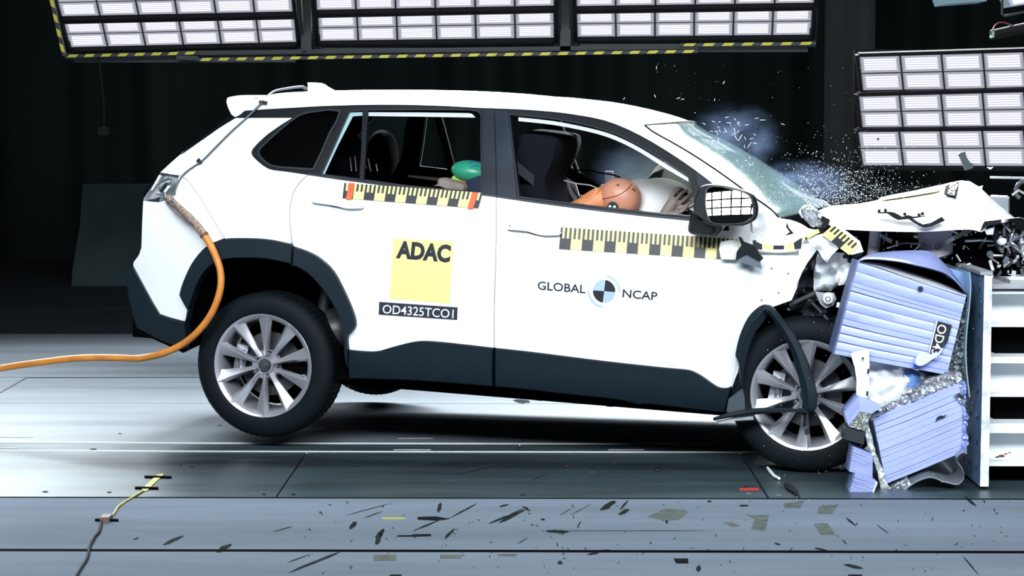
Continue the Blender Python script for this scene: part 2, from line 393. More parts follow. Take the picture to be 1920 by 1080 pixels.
# concrete barriers
def jersey(name, pxl, pxr, pyt, pyb, label, bottomY=None):
    Y = gY(pyb); A = atY(pxl, pyb, Y); B = atY(pxr, pyb, Y); h = atY(pxl, pyt, Y).z
    prof = [(-.34, 0), (-.34, h*.17), (-.32, h*.20), (-.16, h*.52), (-.13, h*.56), (-.10, h), (.10, h), (.13, h*.56), (.16, h*.52), (.32, h*.2), (.34, h*.17), (.34, 0)]
    mb = MB(); k = .10
    mb.prism([Vector((A.x+.07*(z/h), Y+y+.34, z)) for y, z in prof], [Vector((B.x-.07*(z/h), Y+y+.34, z)) for y, z in prof])
    o = mb.obj(name, M['jersey']); e = empty(name+'_root'); bpy.data.objects.remove(e)
    tag(o, label, 'barrier', 'concrete barriers in front of the back curtain'); return o
jersey('concrete_barrier', 134, 420, 346, 537, 'grey concrete barrier on the floor behind the tail of the car')
jersey('concrete_barrier', 1350, 1545, 346, 537, 'grey concrete barrier behind the shattered windscreen')
jersey('concrete_barrier', 1556, 1840, 350, 537, 'grey concrete barrier behind the white bonnet')
# ---------------------------------------------------------------- lamp banks
def bank(name, mods, cols, Yb, label, group, rows=2, tilt=None, frame_pad=(.05, .05), back=.10):
    """mods: list of (TL, TR, BL, BR) world points; every board its own part"""
    r = empty(name, (0, 0, 0), label, 'lamp bank', group)
    for (TL, TR, BL, BR) in mods:
        nrm = (TR-TL).cross(BL-TL).normalized()
        if nrm.dot(Vector((0, 0, CH))-TL) < 0: nrm = -nrm
        def P(u_, v_, d=0): return (TL*(1-u_)+TR*u_)*(1-v_)+(BL*(1-u_)+BR*u_)*v_+nrm*d
        fr = MB()
        # tray behind the boards and thin front rims
        fr.prism([P(0, 0, -.01), P(1, 0, -.01), P(1, 1, -.01), P(0, 1, -.01)], [P(0, 0, -back), P(1, 0, -back), P(1, 1, -back), P(0, 1, -back)])
        W = (TR-TL).length; H = (BL-TL).length; a = .012/W; b = .012/H
        for u0, u1, v0, v1 in ((-a*2, 0, -b, 1+b), (1, 1+a*2, -b, 1+b), (0, 1, -b*2, 0), (0, 1, 1, 1+b*2)):
            q = [P(u0, v0, .03), P(u1, v0, .03), P(u1, v1, .03), P(u0, v1, .03)]; fr.prism(q, [p-nrm*.05 for p in q])
        fr.obj('lamp_frame', M['rigd'], r)
        for j in range(rows):
            for i in range(cols):
                u0 = (i+.015)/cols; u1 = (i+.985)/cols; v0 = (j+.02)/rows; v1 = (j+.98)/rows
                q = [P(u0, v1), P(u1, v1), P(u1, v0), P(u0, v0)]
                o = mesh_obj('led_board', q, [(0, 1, 2, 3)], M['led'], r)
                uvl = o.data.uv_layers.new(name='UVMap'); cc = {0: (0, 0), 1: (1, 0), 2: (1, 1), 3: (0, 1)}
                for lp in o.data.loops: uvl.data[lp.index].uv = cc[lp.vertex_index]
    return r
def mod(tl, tr, bl, br, Yt, Yb): return (atY(*tl, Yt), atY(*tr, Yt), atY(*bl, Yb), atY(*br, Yb))
B0 = 14.2; B1 = 13.9; B2 = 13.86; B3 = 13.56
gr = 'overhead lamp banks above the car'
for lab, ms in (('overhead bank of white LED lamps, leftmost above the car tail', [((118, 38), (552, 29), (131, 89), (557, 79)), ((101, -22), (545, -32), (115, 31), (550, 22))]),
                ('overhead bank of white LED lamps, middle one above the car roof', [((595, 26.5), (1039, 17.5), (598, 77), (1040, 71)), ((590, -33), (1040, -41), (593, 19), (1040, 11))]),
                ('overhead bank of white LED lamps, rightmost above the windscreen', [((1080, 19), (1524, 12.7), (1082, 69.5), (1521, 65.5)), ((1079, -40), (1530, -46), (1080, 12), (1527, 5.5))])):
    b_ = bank('lamp_bank', [mod(*ms[0], B1, B0), mod(*ms[1], B3, B2)], 6, B0, lab, gr)
    TL, TR, BL, BR = [atY(*ms[0][2], B0), atY(*ms[0][3], B0), 0, 0][:2]+[atY(*ms[1][0], B3), atY(*ms[1][1], B3)]
    mb = MB()
    for x0, x1, z0, z1 in ((TL.x+.02, TR.x-.02, TL.z-.10, TL.z-.045),): mb.box(((x0+x1)/2, B0+.05, (z0+z1)/2), (x1-x0, .08, z1-z0))
    for p, q in ((TL, BL), (TR, BR)):
        s_ = -1 if p is TL else 1; a = p+Vector((s_*.02, .09, -.06)); b = q+Vector((s_*.02, .09, .1)); R = (b-a).to_track_quat('Z', 'X').to_matrix(); mb.box((a+b)/2, (.05, .05, (b-a).length), R)
    mb.obj('mounting_beam', M['rig'], b_)
Yr = 14.0
b_ = bank('lamp_bank', [mod((1610, 105.5), (2075, 92), (1617, 170), (2080, 163), Yr-.05, Yr), mod((1609, 179.5), (2075, 167), (1616, 240), (2080, 238), Yr-.05, Yr), mod((1608, 246), (2075, 242), (1617, 310.5), (2080, 313), Yr-.05, Yr)], 6, Yr, 'standing wall of three LED lamp rows at the right behind the wreck', 'lamp wall')
mb = MB(); A = atY(1603, 92, Yr+.15); B = atY(2100, 318, Yr+.15); mb.box(((A.x+B.x)/2, Yr+.2, (A.z+B.z)/2), (B.x-A.x, .1, A.z-B.z)); mb.obj('back_panel', M['rigd'], b_)
mb = MB()
for x in (A.x+.3, B.x-.3): mb = MB(); mb.box((x, Yr+.3, B.z/2), (.08, .08, B.z)); mb.obj('stand_leg', M['rigd'], b_)
# hazard striped edges of the rig
def hazard(name, a, b, Y, h, label, n):
    A, B = atY(*a, Y), atY(*b, Y); d = (B-A); L = d.length; d.normalize(); up = Vector((0, -1, 0)).cross(d); up.normalize()
    if up.z < 0 or (abs(up.z) < .3 and up.x > 0): up = -up
    if abs(d.z) > .7: up = Vector((0, -1, 0)).cross(d); up = -up if up.x > 0 else up
    bk = Vector((0, .04, 0)); base = MB(); q = [A, B, B+up*h, A+up*h]; base.prism(q, [p+bk for p in q]); r = base.obj(name, M['hazk'])
    tag(r, label, 'edge guard', 'striped edge guards of the lamp rig'); y = MB()
    for i in range(n):
        s0 = L*(i+.15)/n; s1 = L*(i+.68)/n; k = h*.9; q = [A+d*s0, A+d*s1, A+d*min(s1+k, L)+up*h, A+d*min(s0+k, L)+up*h]
        q = [p-Vector((0, .003, 0)) for p in q]; y.prism(q, [p+Vector((0, .004, 0)) for p in q])
    y.obj('yellow_stripe', M['hazy'], r); return r
hazard('edge_guard', (121, 108), (372, 102), 14.1, .020, 'yellow and black striped edge under the left end of the lamp rig', 8)
hazard('edge_guard', (370, 114.5), (1308, 99), 14.05, .020, 'long yellow and black striped edge under the middle of the lamp rig', 28)
hazard('edge_guard', (1275, 87), (1530, 84), 14.1, .020, 'short yellow and black striped edge under the right end of the lamp rig', 7)
hazard('edge_guard', (123, 104), (98, -8), 13.4, .022, 'upright yellow and black striped edge at the left end of the lamp rig', 4)
mb = MB(); 
for a, b, Y, h in (((330, 104), (1310, 92), 14.12, .03), ((330, 112), (372, 113), 14.1, .03)):
    A, B = atY(*a, Y), atY(*b, Y); mb.prism([A, B, B+Vector((0, 0, h)), A+Vector((0, 0, h))], [p+Vector((0, .08, 0)) for p in (A, B, B+Vector((0, 0, h)), A+Vector((0, 0, h)))])
for px in (575, 1060): 
    A = atY(px, 100, 14.15); mb.box((A.x, A.y, A.z+1), (.07, .06, 2))
tag(mb.obj('rig_beam', M['rig']), 'dark steel beam carrying the overhead lamp banks', 'beam')
# hanging plug
pc = [atY(px, py, 14.12) for px, py in cr([(184, 98), (187, 130), (191, 160), (194, 190), (194.5, 215), (195, 236)])]
mb = MB(); mb.tube(pc, .008, 6); r = mb.obj('hanging_cable', M['rigd']); tag(r, 'thin black cable with a small box hanging from the lamp rig', 'cable')
mb = MB(); A = atY(195, 246, 14.12); mb.box(A, (.07, .06, .055)); mb.box(A+Vector((.01, -.032, 0)), (.03, .01, .03)); mb.obj('plug_box', M['rigd'], r)
mb = MB(); mb.tube([atY(195, 228, 14.12), atY(195, 238, 14.12)], .004, 6); mb.obj('plug_clip', M['steel'], r)
# boxes and lamp at the top right
A = atY(1768, 8, 13); B = atY(1850, 0, 13); mb = MB(); mb.prism([atY(1765, -6, 13), atY(1770, 8, 13), atY(1850, 2, 13), atY(1850, -8, 13)], [p+Vector((0, .3, 0)) for p in (atY(1765, -6, 13), atY(1770, 8, 13), atY(1850, 2, 13), atY(1850, -8, 13))])
tag(mb.obj('light_housing', mat('housing_blue', (.10, .17, .20), .5)), 'blue grey box housing cut by the top edge, right', 'housing')
r = empty('flood_lamp', atY(1905, 8, 12.5), 'small white floodlight on a bent bracket, top right corner', 'lamp')
def rel(o, r): o.parent = r; o.matrix_parent_inverse = Matrix.Translation(-r.location); return o
mb = MB(); q = [atY(1886, -8, 12.5), atY(1896, 12, 12.5), atY(1960, 2, 12.5), atY(1960, -14, 12.5)]; mb.prism(q, [p+Vector((0, .2, 0)) for p in q]); rel(mb.obj('lamp_body', M['sheet']), r)
q = [p-Vector((0, .004, 0)) for p in (atY(1893, -8, 12.5), atY(1901, 8, 12.5), atY(1960, -2, 12.5), atY(1960, -10, 12.5))]
o = mesh_obj('lamp_lens', q, [(0, 1, 2, 3)], mat('lens', (.8, .8, .9), .4, emit=(.85, .87, 1), es=.85)); rel(o, r)
mb = MB(); mb.tube([atY(1879, -10, 12.45), atY(1879, 27, 12.45), atY(1884, 30, 12.45), atY(1960, 14, 12.45)], .008, 8); rel(mb.obj('bracket', M['rig']), r)
r = tag(MB().obj('x', M['rig']), None); bpy.data.objects.remove(r)
mb = MB(); mb.tube([atY(1858, 66, 12), atY(1900, 57, 12), atY(1975, 42, 12)], [.028, .03, .034], 14); r = mb.obj('strut_arm', M['rigd']); tag(r, 'dark round arm reaching in from the right under the floodlight', 'arm')
mb = MB(); mb.box(atY(1860, 65, 12), (.012, .065, .035)); mb.obj('end_band', mat('band', (.15, .25, .2), .5), r)
mb = MB(); mb.tube([atY(p, q, 12) for p, q in cr([(1861, 56), (1868, 45), (1880, 42), (1898, 47), (1925, 50)])], .004, 6); mb.obj('red_wire', mat('wire_red', (.15, .02, .02), .5), r)
# front rig frame (camera side, seen in the mirror and the gloss)
fr = empty('front_lamp_rig', (-1.4, 1.6, 5.4), 'dark grid frame of the camera side lamp rig', 'lamp rig')
n_ = (Vector((-.2, 9.6, .7))-Vector((-1.4, 1.5, 5.4))).normalized(); Q = n_.to_track_quat('-Z', 'Y').to_matrix() if False else (-n_).to_track_quat('Z', 'Y').to_matrix()
mb = MB(); c = Vector((-1.4, 1.5, 5.4))+n_*.12
for i in range(9): mb.box(c+Q @ Vector((-3.25+i*6.5/8, 0, 0)), (.15, 2.2, .05), Q)
for j in range(7): mb.box(c+Q @ Vector((0, -1.0+j*2.0/6, 0)), (6.6, .06 if j % 2 else .16, .05), Q)
rel(mb.obj('grid_frame', M['rigd']), fr)

tr = empty('top_reflection_grid', (.3, 10.5, 5.3), 'unseen grid of dark bars added under the lamps over the car roof', 'lamp rig')  # unseen bars added so the windscreen reflects a grid
mb = MB(); c = Vector((.3, 10.55, 5.25))
for i in range(9): mb.box(c+Vector((-3.25+i*6.5/8, 0, 0)), (.16, 2.8, .05))
for j in range(7): mb.box(c+Vector((0, -1.3+j*2.6/6, 0)), (6.7, .12 if j % 2 else .06, .05))
rel(mb.obj('grid_frame', M['rigd']), tr)
# ================================================================ the car
car = bpy.data.objects.new('car', None); COL.objects.link(car); car.matrix_world = CARM
tag(car, 'white crashed sport utility car, nose crushed into the barrier', 'car')
TOPL = [(458.5, 207.5), (502, 204.5), (546, 202), (600, 199), (671, 196.7), (735, 196.3), (782, 197), (840, 199), (893, 202), (928, 203.2), (975, 205), (1015.7, 207.8), (1050, 211), (1085, 215.9), (1131.5, 225), (1177.8, 242.5), (1224, 266.8), (1270, 295.7), (1305, 320), (1335, 343)]
TOPL = cr(TOPL, 2)
RE = cr([(479, 186), (520, 182), (573, 179.5), (620, 178), (671, 177), (735, 176.3), (782, 176.8), (840, 178), (893, 180), (945, 182.5), (980, 184.5), (1010, 187), (1045, 191), (1080, 196), (1120, 203), (1160, 214), (1190, 225), (1209, 234.4)], 2)
CR_ = [(481, 178), (540, 174), (573, 172), (615, 171), (671, 169), (782, 168.4), (893, 170.7), (980, 176), (1015.7, 180), (1050, 182), (1085, 185.5), (1131.5, 191.5), (1177.8, 204), (1224, 222.8), (1262, 234.4)]
WS = cr([(1209, 234.4), (1224.4, 246.7), (1255.6, 264), (1286.7, 282), (1324, 305.6), (1357.8, 328.9), (1391, 353), (1415.6, 371), (1446.7, 393), (1460, 407.8)], 2)
BL = cr([(578, 328), (640, 337), (677, 342), (751, 352), (804, 357.5), (850, 361.5), (904, 366), (931, 369.5), (975, 376), (1039, 385), (1131, 396.5), (1224, 407), (1291, 413.5), (1345, 420)], 2)
BLl = [p for p in BL if p[0] <= 931.01]; BLr = [p for p in BL if p[0] >= 930.99]
SE = cr([(578, 328), (575.6, 330), (560.7, 344), (549, 365), (543.5, 392), (543, 415.5), (546, 439), (547, 458)], 3)
BS = cr([(335, 329.6), (338, 330), (350.7, 338), (363, 354), (383.8, 384), (404, 420), (421, 447)], 3)
AR1 = cr([(353, 583), (345, 570), (338, 556), (337.4, 551), (343, 531), (359, 496), (379, 470), (395, 458), (421, 448.5), (460, 447), (498.6, 448.7), (525, 453), (547, 458)], 3)
AR2 = cr([(550, 462), (578, 472), (602, 485.7), (626, 509.5), (646, 547), (660, 579), (666.6, 601), (665, 615), (652, 629)], 3)
SIL = cr([(654.6, 656), (692, 659.4), (713, 658), (733.8, 652), (760.8, 644.8), (785.8, 640), (817, 640.6), (870, 646), (927, 652.5)], 3)
SIR = cr([(927, 652.5), (1000, 660.5), (1131, 677), (1240.6, 689), (1284.4, 693), (1299.7, 696.6), (1317, 706), (1341, 722.8), (1354, 727.6), (1369.7, 727)], 3)
DS = [(927, 652.5), (926.5, 620), (927, 560), (929.5, 500), (930.5, 440), (931, 369.5)]
QW = cr([(549, 221.2), (527, 235), (504, 251), (487, 266), (475, 279), (472, 287), (478, 297), (503, 316), (534, 321), (578, 327.5)], 3)
DP = [(299, 324), (318, 306), (337, 289.6), (365, 269), (400, 246), (442, 220.6)]
# white panels
P = lambda *a, **k: skin(*a, **k)
W_ = M['white']
P('roof_side', TOPL[::-1]+[(470, 190), (479, 186)]+RE[1:]+WS[1:]+[(1478, 425), (1450, 455), (1412, 430), (1410, 400), (1345, 352)], [], W_, car, th=.03)
quarter = P('quarter_panel', DP+[(549, 220.6)]+QW[1:]+SE[1:]+AR1[::-1][1:13]+BS[::-1], [], W_, car, shrink=.8, th=.03)
P('rear_bumper', BS+[q for q in AR1[::-1] if q[0] < 419]+[(347, 603), (320, 596), (299.6, 589), (285, 566), (267, 533), (249, 499.6), (250, 491.6), (260, 478), (264.6, 464), (266, 420), (268, 376), (297, 379), (325, 370), (331, 350)], [], W_, car, shrink=.6, th=.03)
rdoor = P('rear_door', BLl+DS[::-1][1:]+SIL[::-1][1:]+AR2[::-1]+SE[::-1][1:], [], W_, car, shrink=.7, th=.035)
fdoor = P('front_door', BLr+[(1345, 353), (1380, 377), (1409, 398), (1411, 430), (1406, 498), (1402, 560), (1398, 600), (1386, 660), (1373, 724)]+SIR[::-1][1:]+DS[1:-1], [], W_, car, shrink=.7, th=.035)
P('front_fender', [(1404, 400), (1404, 425), (1440, 440), (1478, 425), (1500, 440), (1506, 470), (1501, 500), (1494, 540), (1484, 563), (1450, 575), (1425, 590), (1405, 625), (1392, 665), (1385, 690), (1380, 722), (1374, 740), (1370, 700), (1382, 660), (1392, 602), (1396, 560), (1400, 498)], [], W_, car, off=-.004, th=.03)
# black cladding
C_ = M['clad']
AI1 = cr([(349, 604), (352, 585), (359, 563), (369, 535), (387, 505.6), (411, 489.6), (443, 484.5), (498.6, 485.7), (546, 495.6)], 3)
AI2 = cr([(546, 495.6), (578, 513.5), (602, 539), (622, 567), (636, 595), (640, 619), (645, 640)], 3)
def clad(name, poly, parent=car, off=.03, th=.06, m=C_):
    # raised body with a chamfered rim
    a = skin(name, poly, [], m, parent, off=off*.5, th=th, smooth=True); 
    b = skin(name+'_face', inset(poly, 1.6), [], m, parent, off=off, th=.02, smooth=True)
    # join face into the body as one mesh
    bm = bmesh.new(); bm.from_mesh(a.data); bm.from_mesh(b.data); bm.to_mesh(a.data); bm.free(); me = b.data; bpy.data.objects.remove(b); bpy.data.meshes.remove(me)
    return a
clad('wheel_arch_cladding', AR1+[(549, 461)]+AI1[::-1])
clad('wheel_arch_cladding', AR2+[(652, 660), (650, 690), (645, 660)]+AI2[::-1]+[(549, 497)])
clad('bumper_cladding', [(236, 507.6), (249, 499.8), (267, 533), (285, 566), (299.6, 590), (320, 597), (347, 604), (349, 630), (344, 655), (320, 647), (290, 634), (256, 615), (248, 585), (240, 551)], off=.02)
SBL = [(654.6, 710), (765, 713), (850, 719), (924, 725)]; SBR = [(929, 725.3), (1000, 732), (1043.8, 737.7), (1137.8, 747), (1166, 751), (1199, 759.6), (1207.8, 757.4), (1262.5, 763), (1328, 771), (1359, 774), (1364, 751), (1369.7, 729)]
clad('sill_cladding', [p for p in SIL if p[0] < 925]+[(924.5, 652.6)]+SBL[::-1], off=.025)
clad('sill_cladding', [(929, 652.8)]+[p for p in SIR if p[0] > 930]+SBR[::-1], off=.025)
mb = MB(); a = carY(1144, 752, -.78); mb.lathe([(.001, -.02), (.017, -.02), (.017, .02), (.001, .02)], 12, c=(0, 0, 0)); mb.v = [Vector((v.x, v.z, v.y*1.2))+a for v in mb.v]; mb.obj('jack_stub', M['dark'], car)
# window surround with openings
HR = [(604, 326), (628, 273), (656, 210), (682, 207.6), (780, 207), (880, 207.4), (896, 210), (901, 217), (902, 361), (850, 356), (804, 351.5), (751, 346), (677, 335.6)]
HF = [(957, 216), (972, 217.5)]+cr([(1000, 220), (1039, 224.5), (1075, 230.5), (1108, 238), (1155, 252.5), (1201, 275), (1247, 303), (1293, 333)], 2)+[(1299, 360), (1304, 405), (1224, 398.5), (1131, 388), (1039, 376.5), (974, 368)]
HQ = cr([(586, 315.4), (546, 313), (509, 309), (489.6, 294), (486.7, 283.7), (495.5, 273), (528, 243.7), (560.7, 218.5), (590, 211), (634.8, 209.6), (618, 245), (602, 282)], 2)
upper = [(442, 220.6), (447, 214)]+TOPL+[(1345, 352), (1345, 418)]+BL[::-1][1:]+QW[::-1][1:]
P('window_surround', upper, [HR, HF, HQ], M['frame'], car, off=-.004, th=.03, step=.045)
P('quarter_glass', HQ, [], M['tint'], car, off=-.014, th=.006)
# pillar covers, darker gloss plates with seams
pil = mat('pillar_gloss', (.014, .021, .034), .4, spec=.25, var=.6, vscale=3)
P('pillar_cover', [(907, 206), (925.5, 206), (927, 240), (929, 300), (930, 367), (905, 363), (905, 300), (905, 240)], [], pil, car, off=.004, th=.01)
P('pillar_cover', [(928.5, 206), (952, 209), (956, 240), (962, 300), (969, 371), (933, 369), (931, 300), (929.5, 240)], [], pil, car, off=.004, th=.01)
# rear door divider and visors, frame rims
P('window_divider', [(680, 206), (690, 206), (687, 260), (682, 337), (674, 336), (677.5, 280)], [], M['frame'], rdoor, off=.002, th=.02)
P('window_divider', [(1293, 331), (1302, 334), (1309, 356), (1316, 419), (1305, 418), (1301, 380)], [], M['frame'], fdoor, off=.004, th=.02)
P('mirror_sail', [(1305, 322), (1336, 345), (1345, 352), (1348, 420), (1316, 419), (1310, 356)], [], pil, fdoor, off=.002, th=.02)
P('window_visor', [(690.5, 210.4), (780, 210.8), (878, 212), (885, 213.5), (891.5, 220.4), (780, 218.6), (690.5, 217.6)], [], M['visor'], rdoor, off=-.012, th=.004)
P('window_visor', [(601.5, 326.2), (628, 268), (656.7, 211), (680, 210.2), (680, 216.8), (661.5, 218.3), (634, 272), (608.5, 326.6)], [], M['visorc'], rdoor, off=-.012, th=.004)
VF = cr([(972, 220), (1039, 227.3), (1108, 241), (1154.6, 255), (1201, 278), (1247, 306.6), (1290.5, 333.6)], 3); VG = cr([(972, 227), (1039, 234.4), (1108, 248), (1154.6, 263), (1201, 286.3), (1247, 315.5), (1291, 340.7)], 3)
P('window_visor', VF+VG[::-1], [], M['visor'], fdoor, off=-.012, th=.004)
def rim(name, poly, d, off, m, parent, th=.012):
    i = inset(poly, d); return skin(name, poly, [i], m, parent, off=off, th=th, step=.05)
rimm = mat('rim_satin', (.02, .026, .034), .4, spec=.3)
rim('window_seal', inset(HR, -2.2), 1.6, .001, rimm, rdoor); rim('window_seal', inset(HF, -2.2), 1.6, .001, rimm, fdoor); rim('window_seal', inset(HQ, -3.5), 3.0, .001, rimm, quarter)
bt = BL+[(x, y-3.2) for x, y in BL[::-1]]; P('belt_trim', bt, [], rimm, car, off=.004, th=.01)
# roof, windscreen, tail
ctab = sorted([(lambda p: (p.x, p.z))(carY(a, b, 0)) for a, b in cr(CR_, 3)])
def roof_cr():
    Pn = [carS(a, b) for a, b in RE]; n = 24; vs = []
    for lay in (0, 1):
        for p in Pn:
            zc = itp(ctab, p.x)+(0 if p.x > ctab[0][0] else 0)
            for j in range(n+1):
                t = j/n; s_ = min(1, (math.sin(PI*t))); s_ = s_**.55; vs.append(Vector((p.x+.02*s_, p.y*(1-2*t), p.z+(zc-p.z)*s_-lay*.03)))
    K = (n+1)*len(Pn); fs = []
    for l in (0, K): fs += [(l+i*(n+1)+j, l+i*(n+1)+j+1, l+(i+1)*(n+1)+j+1, l+(i+1)*(n+1)+j) for i in range(len(Pn)-1) for j in range(n)]
    e = [(i, i+1) for i in range(n)]; fs += [(a, b, b+K, a+K) for a, b in e]; o0 = (len(Pn)-1)*(n+1); fs += [(a+o0, b+o0, b+K+o0, a+K+o0) for a, b in e]
    return mesh_obj('roof', vs, fs, None, car, True, [W_, M['dark']], [0]*((len(Pn)-1)*n)+[1]*((len(Pn)-1)*n)+[0]*(2*n))
roof = roof_cr()
gl = bpy.data.materials.new('windscreen_glass'); gl.use_nodes = True; nt = gl.node_tree; b = nt.nodes['Principled BSDF']
b.inputs['Roughness'].default_value = .05; b.inputs['Alpha'].default_value = .9; b.inputs['Specular IOR Level'].default_value = .3
tc = nt.nodes.new('ShaderNodeTexCoord'); vo = nt.nodes.new('ShaderNodeTexVoronoi'); vo.feature = 'DISTANCE_TO_EDGE'; vo.inputs['Scale'].default_value = 26; vo.inputs['Randomness'].default_value = 1
nz = nt.nodes.new('ShaderNodeTexNoise'); nz.inputs['Scale'].default_value = 6; nz.inputs['Detail'].default_value = 8
rp = nt.nodes.new('ShaderNodeValToRGB'); rp.color_ramp.elements[0].position = 0; rp.color_ramp.elements[0].color = (.40, .50, .50, 1); rp.color_ramp.elements[1].position = .05; rp.color_ramp.elements[1].color = (.12, .21, .21, 1)
nt.links.new(tc.outputs['Object'], vo.inputs[0]); nt.links.new(vo.outputs[0], rp.inputs[0]); nt.links.new(tc.outputs['Object'], nz.inputs[0])
mx = nt.nodes.new('ShaderNodeMix'); mx.data_type = 'RGBA'; mx.inputs[7].default_value = (.17, .26, .265, 1); nt.links.new(nz.outputs[0], mx.inputs[0]); nt.links.new(rp.outputs[0], mx.inputs[6]); nt.links.new(mx.outputs[2], b.inputs['Base Color'])
bp = nt.nodes.new('ShaderNodeBump'); bp.inputs['Strength'].default_value = .06; bp.inputs['Distance'].default_value = .005; nt.links.new(nz.outputs[0], bp.inputs['Height']); nt.links.new(bp.outputs[0], b.inputs['Normal'])
wscr = bridge('windscreen', WS, gl, car, crown=lambda t, s: (.07*s, .015*s), n=22, th=.006)
mb = MB(); mb.tube([carS(a, b, .001) for a, b in WS], .0045, 6); mb.obj('glass_seal', M['frame'], car)
mb = MB(); q0 = carS(1209, 234.4, 0); mb.tube([Vector((q0.x+.075*math.sin(PI*j/16), q0.y*(1-j/8), q0.z+.018*math.sin(PI*j/16)+(itp(ctab, q0.x)-q0.z)*0)) for j in range(17)], .004, 6); mb.obj('glass_seal', M['frame'], car)
mb = MB()    # wiper like strips bent off the glass
for ch in ([(1262, 232, -.1), (1285, 237, .1), (1307, 247, .2), (1322, 262, .25), (1328, 273, .25)], [(1270, 236, .1), (1295, 243, .2), (1315, 257, .25), (1328, 273, .25)], [(1402, 316, .3), (1412, 318, .35), (1425, 327, .4), (1434, 340, .4)]):
    mb.tube([carY(*p) for p in cr(ch, 4)], .0035, 6)
mb.obj('loose_trim', M['steel'], wscr)
# far side, tail, tray
TAIL = [(427, 190), (437, 216), (400, 246), (337, 289.6), (300, 324), (269, 372), (266, 420), (264.6, 464), (251, 491), (240, 508), (242, 551), (252, 600), (262, 618), (344, 655)]
bridge('tailgate', [(442, 221), (400, 247), (337, 290), (301, 324), (270, 374), (267, 420)], W_, car, crown=lambda t, s: (-.10*s, 0), n=14)
bridge('rear_bumper_core', [(268, 420), (266, 464), (252, 492), (240, 508), (242, 551), (250, 585), (258, 614), (344, 654)], M['clad'], car, crown=lambda t, s: (-.10*s, 0), n=14)
bridge('tailgate_glass', [(436, 214), (395, 243), (339, 287)], M['gloss'], car, crown=lambda t, s: (-.09*s, .0), n=14, off=-.01)
P('rear_pillar_trim', [(433, 214), (440, 219.5), (395, 251), (344, 286.7), (338.5, 289.6), (385, 252)], [], M['gloss'], car, off=.004, th=.015)
SP = [(427, 183), (445, 179.5), (478, 183), (458.5, 207.5), (442, 219), (433, 213), (424.5, 192)]
mb = MB(); A = [carS(*p, .0) for p in cr(SP+[SP[0]], 2)[:-1]]; secs = []
n = 14
vs = []; K = len(A)
for j in range(n+1):
    t = j/n; s_ = math.sin(PI*t)**.6
    for p in A: vs.append(Vector((p.x-.05*s_, p.y*(1-2*t), p.z+.006*s_)))
fs = [(j*K+i, j*K+(i+1) % K, (j+1)*K+(i+1) % K, (j+1)*K+i) for j in range(n) for i in range(K)]+[tuple(range(K)), tuple(range(n*K+K-1, n*K-1, -1))]
mb.add(vs, fs); mb.obj('spoiler', W_, car, True)
mb = MB(); A = [carY(*p, -.02) for p in cr([(577, 172), (577, 157), (577.5, 154.6), (598, 156), (608, 162), (622, 169.5), (634, 172)], 2)]; mb.prism(A, [p+Vector((0, .05, 0)) for p in A]); mb.obj('antenna_fin', W_, car)
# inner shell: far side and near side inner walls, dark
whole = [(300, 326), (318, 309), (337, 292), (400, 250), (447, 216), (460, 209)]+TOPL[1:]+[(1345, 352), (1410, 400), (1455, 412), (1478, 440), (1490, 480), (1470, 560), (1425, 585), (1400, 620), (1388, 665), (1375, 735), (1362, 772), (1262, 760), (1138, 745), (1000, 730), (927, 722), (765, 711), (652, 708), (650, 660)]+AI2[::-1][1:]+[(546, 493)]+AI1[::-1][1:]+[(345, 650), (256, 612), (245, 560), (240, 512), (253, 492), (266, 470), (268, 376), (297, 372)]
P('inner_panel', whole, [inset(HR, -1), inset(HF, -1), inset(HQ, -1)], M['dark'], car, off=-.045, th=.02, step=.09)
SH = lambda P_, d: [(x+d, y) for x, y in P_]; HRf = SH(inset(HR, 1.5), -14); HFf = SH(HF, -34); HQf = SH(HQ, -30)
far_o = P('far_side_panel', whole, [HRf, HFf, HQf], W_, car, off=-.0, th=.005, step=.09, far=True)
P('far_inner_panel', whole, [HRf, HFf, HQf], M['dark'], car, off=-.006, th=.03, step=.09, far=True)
P('far_window_divider', SH([(676, 206), (692, 206), (687, 337), (670, 336)], -14), [], M['frame'], car, off=-.02, th=.02, far=True)
P('far_quarter_glass', HQf, [], mat('far_glass', (.05, .08, .09), .15, alpha=.55), car, off=-.014, th=.006, far=True)
mb = MB(); z0 = .24
mb.box((1.18, 0, .30), (2.25, 1.64, .05)); mb.box((1.15, 0, .27), (2.1, 1.45, .06)); mb.box((-.5, 0, .60), (.3, 1.2, .05)); mb.box((-.55, 0, .42), (.5, 1.2, .10)); mb.box((0, 0, .55), (1.0, .9, .1)); mb.box((1.15, 0, .22), (2.0, .35, .08)); mb.box((0, 0, .30), (.10, 1.3, .08))
mb.obj('floor_pan', M['dark'], car)
mb = MB(); mb.tube([Vector((-.35, .35, .25)), Vector((.5, .2, .24)), Vector((2.1, .1, .25))], .035, 10); mb.obj('exhaust_pipe', M['darkmetal'], car)
# wheel wells
def well(name, chain, yin, parent=car):
    P0 = [carS(a, b, -.02) for a, b in chain]; vs = []; n = len(P0)
    for p in P0: vs += [p, Vector((p.x, yin, p.z))]
    fs = [(2*i, 2*i+2, 2*i+3, 2*i+1) for i in range(n-1)]+[tuple(2*i+1 for i in range(n))]
    return mesh_obj(name, vs, fs, M['dark'], parent)
well('wheel_well', [(340, 650)]+AI1+AI2[1:]+[(650, 705)], -.42)
